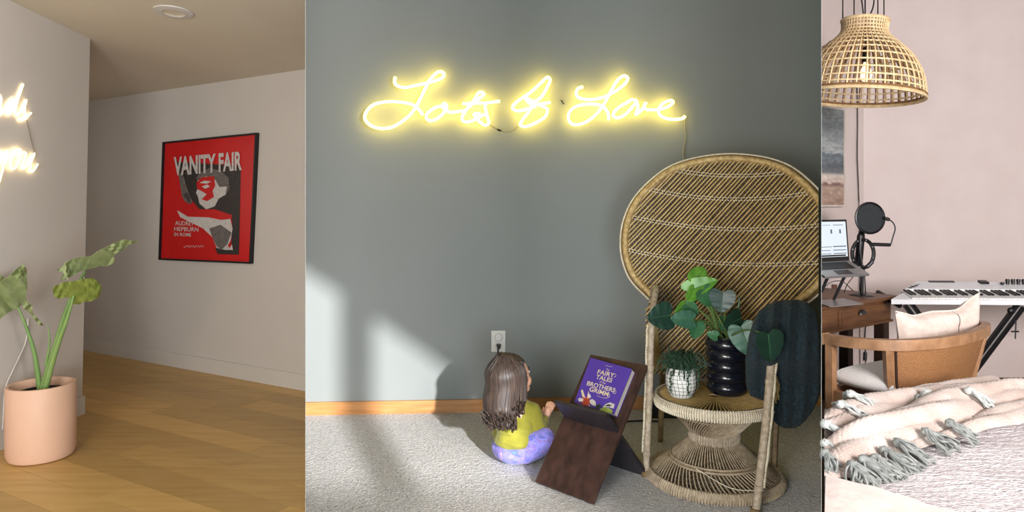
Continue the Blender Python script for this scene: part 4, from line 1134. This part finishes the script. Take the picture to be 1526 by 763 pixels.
MB().tube(spline([mp_(1327, 366), mp_(1331, 352), mp_(1334, 340), mp_(1330, 331), mp_(1322, 326)], 5), .0042, 6).build('gooseneck', M['alu_dark'], mic, True)
pcn = mp_(1296.5, 325, mY-.10); Rf = V((.12, -1, .05)).to_track_quat('Z', 'Y').to_matrix()
M['mesh_black'] = mat('fine_black_nylon_mesh', (34, 40, 44), (20, 24, 27), .7, 180, bump=.4)
fl_ = MB().lathe([(0, 0.002), (.088, .002), (.088, -.002), (0, -.002)], pcn, 40, Rf).build('filter_mesh', M['mesh_black'], mic, True)
MB().tube([pcn+Rf @ V((.095*math.cos(2*math.pi*k/40), .095*math.sin(2*math.pi*k/40), 0)) for k in range(40)], .0075, 6, True).build('filter_rim', M['black'], mic, True)
MB().tube([mp_(1317, 325, mY-.1), mp_(1324, 327, mY-.06)], .012, 8).build('filter_clamp', M['black'], mic, True)
# cables on the desk and wall behind it
def rw(x, y, o=.01): return onp(x, y, corner+lnn*o, lnn)
mb = MB(); a = [rw(1241, 431), rw(1247, 431), rw(1247, 424), rw(1241, 424)]
M['copper'] = mat('brown_socket_plate', (112, 74, 62), None, .5)
mb.hexa([p-lnn*.01 for p in a], [p+lnn*.004 for p in a]); tag(mb.build('wall_socket', M['copper']), 'small brown socket on the wall behind the laptop stand', 'socket')
for pts, lab in (([(1258, 436), (1262, 425), (1270, 414), (1278, 404)], 'thin black cable rising behind the laptop to the microphone'), ([(1226, 430), (1240, 420), (1256, 420), (1272, 434)], 'thin dark cable looping over the desk behind the laptop')):
    tag(MB().tube(spline([W(x, y, 4.6) for x, y in pts], 5), .0028, 5).build('desk_cable', M['black'], smooth=True), lab, 'cable')
c_ = MB().tube(spline([rw(1291, 480, .012), rw(1289, 500, .012), rw(1290, 540, .012), rw(1288, 600, .012)], 5), .004, 5).build('hanging_cable', M['black'], smooth=True); tag(c_, 'black cable with a small inline switch hanging below the desk', 'cable')
MB().tube([rw(1289.5, 525, .014), rw(1289, 537, .014)], .014, 8).build('inline_switch', M['black'], c_, True)
tag(MB().tube(spline([rw(1280, 300, .012), rw(1281, 470, .012), rw(1282, 600, .012)], 5), .003, 5).build('hanging_cable', M['black'], smooth=True), 'black cable straight down the wall behind the microphone', 'cable')

# ---- seaside picture
M['frame_pale'] = mat('pale_wood_frame', (214, 202, 190), None, .5)
def pic_mat():
    m, t, b = nt('seaside_print'); N = t.nodes; L = t.links
    tc = N.new('ShaderNodeTexCoord'); sx = N.new('ShaderNodeSeparateXYZ'); L.new(tc.outputs['Generated'], sx.inputs[0])
    mp = N.new('ShaderNodeMapping'); mp.inputs['Scale'].default_value = (3, 3, 14); L.new(tc.outputs['Generated'], mp.inputs[0])
    no = N.new('ShaderNodeTexNoise'); no.inputs['Scale'].default_value = 2.2; no.inputs['Detail'].default_value = 6; L.new(mp.outputs[0], no.inputs['Vector'])
    ad = N.new('ShaderNodeMath'); ad.operation = 'MULTIPLY_ADD'; ad.inputs[1].default_value = .05; L.new(no.outputs['Fac'], ad.inputs[0]); L.new(sx.outputs['Z'], ad.inputs[2])
    rp = N.new('ShaderNodeValToRGB'); L.new(ad.outputs[0], rp.inputs[0]); e = rp.color_ramp.elements
    e[0].position = 0; e[0].color = lin((150, 122, 108)); e[1].position = 1; e[1].color = lin((126, 132, 134))
    for ps, c in ((.20, (170, 146, 130)), (.235, (120, 92, 84)), (.27, (196, 176, 164)), (.33, (202, 190, 182)), (.36, (108, 112, 116)), (.43, (84, 92, 98)), (.50, (104, 114, 120)), (.555, (96, 106, 112)), (.57, (162, 166, 168)), (.72, (140, 146, 148)), (.85, (104, 112, 116))):
        x = e.new(ps); x.color = lin(c)
    mx = N.new('ShaderNodeMix'); mx.data_type = 'RGBA'; mx.blend_type = 'OVERLAY'; mx.inputs[0].default_value = .8
    L.new(rp.outputs[0], mx.inputs[6]); L.new(no.outputs['Fac'], mx.inputs[7]); L.new(mx.outputs[2], b.inputs['Base Color']); b.inputs['Roughness'].default_value = .5
    return m
M['sea'] = pic_mat()
TR_, BR_ = rw(1259, 162, .03), rw(1259, 308, .03); ll = -ld*.62
ps = [BR_, BR_+ll, TR_+ll, TR_]
pic = thing('seaside_picture', BR_+ll*.5, 'framed seaside picture of grey sky, sea and sand on the side wall', 'picture')
cc_ = sum(ps, V())/4; inn = [cc_+(p-cc_)*.96 for p in ps]
mb = MB()
for i in range(4):
    j = (i+1) % 4; a = [ps[i], ps[j], inn[j], inn[i]]; mb.hexa([p-lnn*.03 for p in a], [p+lnn*.004 for p in a])
mb.build('frame', M['frame_pale'], pic)
MB().hexa([p-lnn*.02 for p in inn], [p-lnn*.002 for p in inn]).build('print', M['sea'], pic)

# ---- rattan pendant lamp
M['rattan'] = mat('pale_rattan_strand', (236, 212, 168), (206, 174, 126), .6, 40)
M['rattan_brown'] = mat('brown_rattan_rib', (150, 112, 70), (112, 80, 48), .6, 40)
LY = 4.12; lc = W(1280, 137, LY); lk = LY/F
lamp = thing('pendant_lamp', lc+V((0, 0, -.02)), 'large open weave rattan pendant lamp hanging on black cords', 'lamp')
Rt = Matrix.Rotation(math.radians(5.0), 3, 'Y')
prof_l = [(.345, .0), (.343, .03), (.335, .08), (.318, .14), (.288, .20), (.248, .255), (.200, .300), (.158, .335), (.130, .365), (.120, .395), (.122, .425), (.126, .445)]
def lpt(a, i_f):
    x = i_f*(len(prof_l)-1); i = min(int(x), len(prof_l)-2); f = x-i
    r = prof_l[i][0]+(prof_l[i+1][0]-prof_l[i][0])*f; z = prof_l[i][1]+(prof_l[i+1][1]-prof_l[i][1])*f
    return lc+Rt @ V((r*math.cos(a), r*math.sin(a), z-.03))
mb = MB(); mb2 = MB()
for k in range(46):
    a = 2*math.pi*k/46
    (mb if k % 1 == 0 else mb2).tube([lpt(a-.018, i/16) for i in range(17)], .0056, 4)
    mb2.tube([lpt(a+.020, i/16) for i in range(17)], .0046, 4)
mb.build('ribs', M['rattan'], lamp, kind='stuff'); mb2.build('ribs', M['rattan_brown'], lamp, kind='stuff')
for j in range(15):
    f = .04+.93*j/14; MB().tube([lpt(2*math.pi*k/60, f) for k in range(60)], .0060, 4, True).build('hoop', M['rattan'], lamp, True)
MB().tube([lpt(2*math.pi*k/72, 0.0) for k in range(72)], .010, 6, True).build('rim', M['rattan'], lamp, True)
MB().tube([lpt(2*math.pi*k/72, 0.045)+V((0, 0, 0)) for k in range(72)], .008, 6, True).build('rim', M['rattan_brown'], lamp, True)
MB().tube([lpt(2*math.pi*k/48, 1.0) for k in range(48)], .009, 6, True).build('top_ring', M['rattan'], lamp, True)
M['bulb_glass'] = emit('warm_clear_bulb', (1.0, .72, .40), 2.2)
top = lpt(0, 1)*.5+lpt(math.pi, 1)*.5
sk = lc+Rt @ V((0.02, 0, .235))
MB().tube([top+V((0, 0, .35)), top, sk], .004, 6).build('cord', M['black'], lamp, True)
MB().tube([sk+V((0, 0, .03)), sk, sk-V((0, 0, .06))], [.014, .026, .024], 12).build('socket', M['black'], lamp, True)
MB().lathe([(.012, 0), (.016, -.02), (.030, -.05), (.034, -.075), (.026, -.10), (.010, -.112), (0, -.113)], sk-V((0, 0, .06)), 24).build('bulb', M['bulb_glass'], lamp, True)
for a in (.2, math.pi-.1, 1.6, -1.5): MB().tube([lpt(a, 1), lpt(a, 1)+V((0, 0, .5)) + Rt @ V((-.09*math.cos(a)*0, 0, 0))], .0035, 5).build('hanging_cord', M['black'], lamp, True)
MB().tube(spline([top+V((-.05, 0, .32)), top+V((-.02, 0, .12)), top+V((.0, 0, .02)), top+V((.05, 0, .10)), top+V((.045, 0, .35))], 6), .004, 6).build('loose_cord', M['black'], lamp, True)
tag(MB().tube(spline([rw(1277, 120, .012), rw(1278, 180, .014), rw(1277.5, 230, .014), rw(1279, 270, .014), rw(1280, 300, .014)], 6), .004, 6).build('wall_cable', M['black'], smooth=True), 'thin black cable running down the wall beside the seaside picture', 'cable')

# ---- keyboard on an X stand
M['synth'] = mat('white_synth_shell', (232, 234, 238), (224, 226, 230), .35)
kz = H-.634
k0 = V((2.336, 4.34, 0)); k1 = V((4.1, 4.26, 0)); kx = (k1-k0).normalized(); ky = V((-kx.y, kx.x, 0))
kbd = thing('keyboard_synth', V((3.2, 4.45, kz)), 'white electronic keyboard with black knobs on a folding black stand', 'keyboard')
def kk(s, t_, z): return k0+kx*s+ky*t_+V((0, 0, z+kz+t_*.17))
KL = 1.75
# body shell: profile along depth, left end chamfered back
prof_k = [(0, 0), (0, .028), (.008, .031), (.150, .034), (.155, .050), (.30, .058), (.31, .04), (.31, 0)]
mb = MB()
vs = [kk(t_*1.05 if True else 0, t_, z) for t_, z in prof_k]+[kk(KL, t_, z) for t_, z in prof_k]
n_ = len(prof_k); fs = [tuple(range(n_))[::-1], tuple(range(n_, 2*n_))]+[(i, (i+1) % n_, n_+(i+1) % n_, n_+i) for i in range(n_)]
mb.add(vs, fs); mb.build('shell', M['synth'], kbd)
mb = MB(); s = .20; n_ = 0
kw = .0225; s0 = .13
while s0+n_*kw < KL-.05:
    a = s0+n_*kw; ps = [kk(a+.0006, .008, .0), kk(a+kw-.0012, .008, 0), kk(a+kw-.0012, .150, 0), kk(a+.0006, .150, 0)]
    mb.hexa([p+V((0, 0, .028)) for p in ps], [p+V((0, 0, .0385)) for p in ps]); n_ += 1
mb.build('white_keys', M['white_plastic'], kbd, kind='stuff')
mb = MB()
for k in range(n_-1):
    if k % 7 in (2, 6): continue
    a = s0+(k+1)*kw-.0065; ps = [kk(a, .060, 0), kk(a+.013, .060, 0), kk(a+.013, .150, 0), kk(a, .150, 0)]
    mb.hexa([p+V((0, 0, .038)) for p in ps], [p+V((0, 0, .049)) for p in ps])
mb.build('black_keys', M['black'], kbd, kind='stuff')
ps = [kk(.38, .28, .056), kk(.54, .28, .056), kk(.54, .300, .057), kk(.38, .300, .057)]; MB().hexa(ps, [p+V((0, 0, .006)) for p in ps]).build('rear_slot', M['black'], kbd)
ps = [kk(.69, .25, .055), kk(.74, .25, .055), kk(.74, .29, .057), kk(.69, .29, .057)]; MB().hexa(ps, [p+V((0, 0, .014)) for p in ps]).build('screen_block', M['black'], kbd)
for k in range(9):
    c_ = kk(.82+k*.034, .25, .055) if k else kk(.815, .24, .055); hgt = .034 if k else .016
    MB().tube([c_, c_+V((0, 0, hgt*.45)), c_+V((0, 0, hgt*.55)), c_+V((0, 0, hgt))], [.011, .009, .013, .012], 10).build('knob', M['black'], kbd, True)
for k in range(6):
    c_ = kk(.20+.03*(k % 3)+.03*(k//3), .17+.035*(k//3)+.02*(k % 3), .052); MB().box(c_, (.02, .010, .008)).build('pad_button', M['black'], kbd)
stn = thing('keyboard_stand', V((3.2, 4.45, zr)), 'black folding X stand under the white keyboard', 'keyboard stand')
def bar(x0, y0, x1, y1, Y, r=.022):
    a, b = W(x0, y0, Y), W(x1, y1, Y); d = (b-a).normalized(); n = V((d.z, 0, -d.x))
    for sg in (-1, 1): MB().tube([a+n*.021*sg, b+n*.021*sg], .0155, 4).build('leg', M['black_metal'], stn, True)
    MB().tube([a, b], .006, 4).build('leg_groove', M['alu'], stn, True)
bar(1521, 455, 1400, 616, 4.44); bar(1352, 452, 1480, 620, 4.50)
p = kk(.05, .15, -.02); MB().tube([kk(.06, .02, -.016), kk(.06, .30, -.016)], .016, 8).build('top_bar', M['black_metal'], stn, True)
MB().tube([kk(1.02, .02, -.016), kk(1.02, .30, -.016)], .016, 8).build('top_bar', M['black_metal'], stn, True)
MB().ell(W(1507, 463, 4.40), (.024, .018, .022), 14, 8).build('pivot_knob', M['black'], stn, True)
MB().tube([W(1514, 478, 4.36), W(1513, 505, 4.36)], .004, 6).build('locking_pin', M['black'], stn, True)
MB().tube([W(1507, 494, 4.36), W(1518, 494, 4.36)], .005, 6).build('locking_pin', M['black'], stn, True)
for zz, t_ in ((.02, .02),):
    for px_ in (1400, 1480):
        q_ = W(px_, 618, 4.47); MB().tube([V((q_.x, 4.30, zr+.016)), V((q_.x, 4.66, zr+.016))], .016, 8).build('foot_bar', M['black_metal'], stn, True)
        MB().tube([V((q_.x, 4.47, zr+.016)), W(px_, 616, 4.47)], .015, 6).build('leg_end', M['black_metal'], stn, True)

# ---- cane back armchair
M['chair_wood'] = mat('honey_brown_wood', (166, 126, 92), (132, 94, 64), .45, 3, (6, 6, 6), bump=.06)
M['cane_panel'] = mat('fine_woven_cane', (160, 114, 72), (132, 90, 56), .6, 230, bump=.6, kind='voronoi', dist=.002)
M['cushion'] = mat('white_linen', (232, 228, 226), (222, 217, 214), .9, 60, bump=.2, sheen=.2)
M['pillow'] = mat('cream_linen', (220, 203, 193), (206, 186, 174), .9, 40, bump=.2, sheen=.2)
ach = thing('armchair', V((1.9, 3.42, zr)), 'honey brown wooden armchair with a cane back facing the desk', 'armchair')
cp = [(1.475, 3.31, 497), (1.545, 3.16, 503), (1.665, 3.065, 506), (1.82, 3.07, 503.5), (1.98, 3.14, 498), (2.17, 3.28, 489.5), (2.325, 3.46, 481), (2.345, 3.62, 477), (2.24, 3.80, 474)]
rail = spline([V((x, y, H+(HY-py)/F*y)) for x, y, py in cp], 7)
def rail_sweep(pts, w_, h_, nm, m, par):
    vs = []; n = len(pts)
    for i, p in enumerate(pts):
        t_ = (pts[min(n-1, i+1)]-pts[max(0, i-1)]); t_.z = 0; t_.normalize(); s_ = V((t_.y, -t_.x, 0))
        vs += [p-s_*w_/2, p+s_*w_/2, p+s_*w_/2-V((0, 0, h_)), p-s_*w_/2-V((0, 0, h_))]
    fs = [(0, 1, 2, 3), tuple(4*(n-1)+k for k in (3, 2, 1, 0))]
    for i in range(n-1):
        for k in range(4): l = (k+1) % 4; fs.append((4*i+k, 4*i+l, 4*i+4+l, 4*i+4+k))
    return MB().add(vs, fs).build(nm, m, par, False, bevel=.003)
rail_sweep(rail, .040, .048, 'top_rail', M['chair_wood'], ach)
def at_rail(f): x = f*(len(rail)-1); i = min(int(x), len(rail)-2); return lerp(rail[i], rail[i+1], x-i)
ib = .245; ie = .76
cenp = V((1.93, 3.46, 0))
seat_t = H-.845
def low_pt(f, z):
    p = at_rail(f); q = V((p.x, p.y, z)); d = V((cenp.x-p.x, cenp.y-p.y, 0)).normalized(); drop = (p.z-z)
    return q+d*.10*drop/.4
fr = [ib+(ie-ib)*k/24 for k in range(25)]
mb = MB(); mb.grid(lambda u, v: lerp(at_rail(ib+(ie-ib)*u)-V((0, 0, .045)), low_pt(ib+(ie-ib)*u, seat_t-.06), v), 32, 12)
mb.build('cane_panel', M['cane_panel'], ach, True, solid=.004)
for f, r_ in ((ib-.018, .024), (ie+.01, .020)):
    MB().tube([at_rail(f)-V((0, 0, .04)), low_pt(f, seat_t-.08), low_pt(f, zr)], [r_, r_*.95, r_*.7], 4).build('back_post', M['chair_wood'], ach)
MB().tube([at_rail(ie-.02)-V((0, 0, .045)), low_pt(ie-.02, seat_t-.06)], .008, 4).build('panel_bead', M['chair_wood'], ach)
MB().tube([at_rail(ib+.008)-V((0, 0, .045)), low_pt(ib+.008, seat_t-.06)], .006, 4).build('panel_bead', M['desk_dark'], ach)
for f in (.022, .985):
    p = at_rail(f); MB().tube([p-V((0, 0, .04)), V((p.x, p.y, seat_t-.06)), V((p.x, p.y, zr))], [.026, .025, .020], 4, up=V((1, .6, 0))).build('front_post', M['chair_wood'], ach)
lowrail = [low_pt(f, seat_t-.03) if f > ib else V((at_rail(f).x+.01, at_rail(f).y, seat_t-.03)) for f in [k/30 for k in range(31)]]
rail_sweep(lowrail+[lowrail[0]], .030, .065, 'seat_frame', M['chair_wood'], ach)
# seat cushion
sq = [lerp(V((p.x, p.y, 0)), cenp, .05) for p in lowrail]
ctr2 = sum(sq, V())/len(sq)
def cush(u, v):
    p = sq[int(u*30) % 31]; a = math.pi*(v-.5); r_ = abs(math.cos(a))**.45
    q = lerp(ctr2, p, r_); return V((q.x, q.y, seat_t+.020+.055*math.sin(a)+.03*(1-r_)*(v > .5)))
mb = MB(); mb.grid(cush, 31, 14, True); mb.build('seat_cushion', M['cushion'], ach, True)
# ---- lumbar pillow leaning inside the chair back
pa, pb = W(1333, 492, 3.32), W(1461, 470, 3.52)
ax_ = (pb-pa); L_ = ax_.length; ax_.normalize(); pu = V((0, 0, 1)); pdn = ax_.cross(pu)
def pil(u, v, sg):
    x = (u-.5)*2; y = (v-.5)*2
    ex = 1-.10*(1-abs(y))**1*(1 if True else 0); th_ = .055*max(0, (1-x**4)*(1-y**4))**.55
    c_ = lerp(pa, pb, .5); h2 = .105
    wv = .010*math.sin(x*7+y*2)+.014*(x > 0)*x*x*(y > 0)
    lift = .030*max(0, (x-.55)/.45)**1.5*max(0, y) + .012*max(0, (-x-.7)/.3)*max(0, y) - .03*(1-x*x)*max(0, y)*.5
    return c_+ax_*(x*L_/2*ex)+pu*(y*h2*(1-.06*(1-abs(x)))+wv*.5-.035+lift)+pdn*(th_*sg+.012*math.sin(x*6)*(y > .2)*y)
mb = MB(); mb.grid(lambda u, v: pil(u, v, 1), 36, 20); mb.grid(lambda u, v: pil(u, v, -1), 36, 20)
pw = mb.build('lumbar_pillow', M['pillow'], smooth=True); tag(pw, 'cream linen lumbar pillow resting in the cane back armchair', 'pillow')
MB().tube([pil(.0+k/24, 1.0, 0)+V((0, 0, .002)) for k in range(25)], .0042, 5).build('piping', M['pillow'], pw, True)
MB().tube([pil(.62, k/14, 1 if pdn.y < 0 else -1)+V((0, -.002, 0)) for k in range(15)], .0015, 4).build('seam', M['desk_dark'], pw, True)

# ---- bed with textured cover and fringed throw
M['bedspread'] = mat('white_pink_tufted_cotton', (236, 228, 230), (196, 184, 186), .95, 60, (1, 2.4, 1), bump=1.0, bscale=60, sheen=.2, dist=.02)
M['blanket_pink'] = mat('soft_pink_fleece', (226, 204, 194), (212, 188, 178), .95, 40, bump=.3, sheen=.4)
M['throw'] = mat('cream_pink_woven_throw', (214, 199, 192), (184, 161, 150), .95, 9, (1, 1, 1), bump=.8, bscale=150, sheen=.2, dist=.006)
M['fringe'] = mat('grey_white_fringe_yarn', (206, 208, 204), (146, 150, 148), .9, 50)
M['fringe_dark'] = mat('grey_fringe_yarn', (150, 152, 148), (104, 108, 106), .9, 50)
bz = H-.80
bed = thing('bed', V((1.9, 2.2, zr)), 'low bed in the foreground with a white pink tufted cover', 'bed')
def bx0(y): return (TR+.0042)*y
poly = [(bx0(1.5), 1.5), (3.3, 1.5), (3.3, 2.82), (bx0(2.62), 2.62)]
MB().prism([(bx0(1.52)+.01, 1.52), (3.28, 1.52), (3.28, 2.78), (bx0(2.58)+.01, 2.58)], zr+.12, bz-.06).build('mattress', M['cushion'], bed, bevel=.02)
MB().prism([(bx0(1.56)+.02, 1.56), (3.2, 1.56), (3.2, 2.72), (bx0(2.5)+.02, 2.5)], zr, zr+.12).build('bed_base', M['desk_dark'], bed)
def cover(u, v):
    y = 1.5+(2.80-1.5)*v; x = bx0(y)+(3.3-bx0(y))*u
    z = bz+.010*noise.noise(V((x*5, y*6, 0)))+.0045*abs(math.sin(y*95+3*noise.noise(V((x*6, y*6, 1)))))*(.5+noise.noise(V((x*24, y*16, 3)))) 
    e = min(1, min(v, 1-v)*14); return V((x, y, z-.06*(1-e)**2))
mb = MB(); mb.grid(cover, 150, 190); mb.build('bed_cover', M['bedspread'], bed, True)
# band of the throw across the bed
front = [(1224, 714), (1262, 716), (1300, 706), (1340, 690), (1390, 676), (1440, 662), (1490, 648), (1540, 634), (1600, 622)]
fpts = spline([G(x, y, bz+.006) for x, y in front], 8)
def fp(u): x = u*(len(fpts)-1); i = min(int(x), len(fpts)-2); return lerp(fpts[i], fpts[i+1], x-i)
def heap(u, v):
    p = fp(u); d = V((-.12, 1, 0)).normalized()*(.40+.03*u)
    q = p+d*v
    env = max(0, math.sin(math.pi*min(1, .03+.94*v)))**.45
    wob = .35*noise.noise(V((u*3.0, v*1.2, 5)))
    r1 = abs(math.sin(math.pi*(v*2.3-u*1.0+wob+.2)))**.8; r2 = abs(math.sin(math.pi*(v*4.6+u*.9-wob*1.5+.5)))
    top = .020+.076*min(1, u/.38)-.02*max(0, (u-.7)/.3)
    z = env*top*(.62+.36*v)+.050*env*(r1-.5)+.016*env*(r2-.5)+.008*noise.noise(V((q.x*9, q.y*9, 2)))
    rib = .0022*math.sin(q.x*330+q.y*90)*math.sin(q.y*300-q.x*60)
    q = q+V((.02*math.sin(v*7+u*9), 0, 0))
    if q.x/q.y < TR+.0042: q.x = (TR+.0042)*q.y
    return V((q.x, q.y, bz+.004+max(.004, z)+rib*env))
thr = thing('fringed_throw', fp(.3), 'cream pink woven throw with grey fringe heaped across the bed', 'throw blanket')
mb = MB(); mb.grid(heap, 190, 90); mb.build('throw_cloth', M['throw'], thr, True)
def tassel(u, v, dx, dy, n, L_, m, lift=.020):
    c_ = heap(u, v)+V((0, -.004, lift)); mb = MB()
    for k in range(n):
        a = random.uniform(-.9, .9); l_ = L_*random.uniform(.7, 1.1); d = V((dx*math.cos(a)-dy*math.sin(a), dx*math.sin(a)+dy*math.cos(a), 0))
        cur = random.uniform(-1, 1); s_ = V((-d.y, d.x, 0))
        pts = [c_+V((random.uniform(-.012, .012), random.uniform(-.01, .01), random.uniform(0, .012)))]
        for j in (1, 2, 3): 
            f = j/3; q = c_+d*l_*f+s_*cur*l_*.35*math.sin(f*math.pi*.9)
            zf = max(bz+.008, c_.z-f*.05*random.uniform(.5, 1.2))+.012*math.sin(f*math.pi)*random.random()
            if q.x/q.y < TR+.006: q.x = (TR+.006)*q.y
            pts.append(V((q.x, q.y, zf)))
        mb.tube(spline(pts, 4), .0037, 5)
    mb.build('tassel', m, thr, True, kind='stuff')
    MB().ell(c_, (.016, .014, .014), 10, 8).build('tassel_knot', m, thr, True)
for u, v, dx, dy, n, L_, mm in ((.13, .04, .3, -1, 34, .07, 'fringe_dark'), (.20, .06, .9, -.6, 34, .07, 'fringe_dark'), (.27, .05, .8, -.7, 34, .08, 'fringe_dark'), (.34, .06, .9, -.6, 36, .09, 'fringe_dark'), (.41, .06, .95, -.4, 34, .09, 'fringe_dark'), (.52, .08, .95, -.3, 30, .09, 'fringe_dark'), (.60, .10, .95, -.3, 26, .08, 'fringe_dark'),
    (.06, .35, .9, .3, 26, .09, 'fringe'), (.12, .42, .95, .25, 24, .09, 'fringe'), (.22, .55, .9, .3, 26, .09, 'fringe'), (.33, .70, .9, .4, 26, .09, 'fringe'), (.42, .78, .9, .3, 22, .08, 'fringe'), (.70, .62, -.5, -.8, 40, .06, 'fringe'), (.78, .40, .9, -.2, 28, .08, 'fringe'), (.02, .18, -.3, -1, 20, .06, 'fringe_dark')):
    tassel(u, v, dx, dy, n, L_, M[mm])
# soft pink blanket corner in front
def soft(u, v):
    p = lerp(lerp(V((bx0(1.62), 1.62, 0)), V((bx0(2.02)+.004, 2.02, 0)), v), lerp(V((1.24, 1.62, 0)), V((.99, 1.96, 0)), v), u)
    z = .028*max(0, math.sin(math.pi*min(1, .5+.5*u)))**.5*max(0, math.sin(math.pi*min(1, .5+.5*v)))**.5+.006*noise.noise(p*14)
    return V((p.x, p.y, bz+.012+max(0, z)))
mb = MB(); mb.grid(soft, 40, 50); tag(mb.build('pink_blanket', M['blanket_pink'], smooth=True), 'soft plain pink blanket corner at the near edge of the bed', 'blanket')
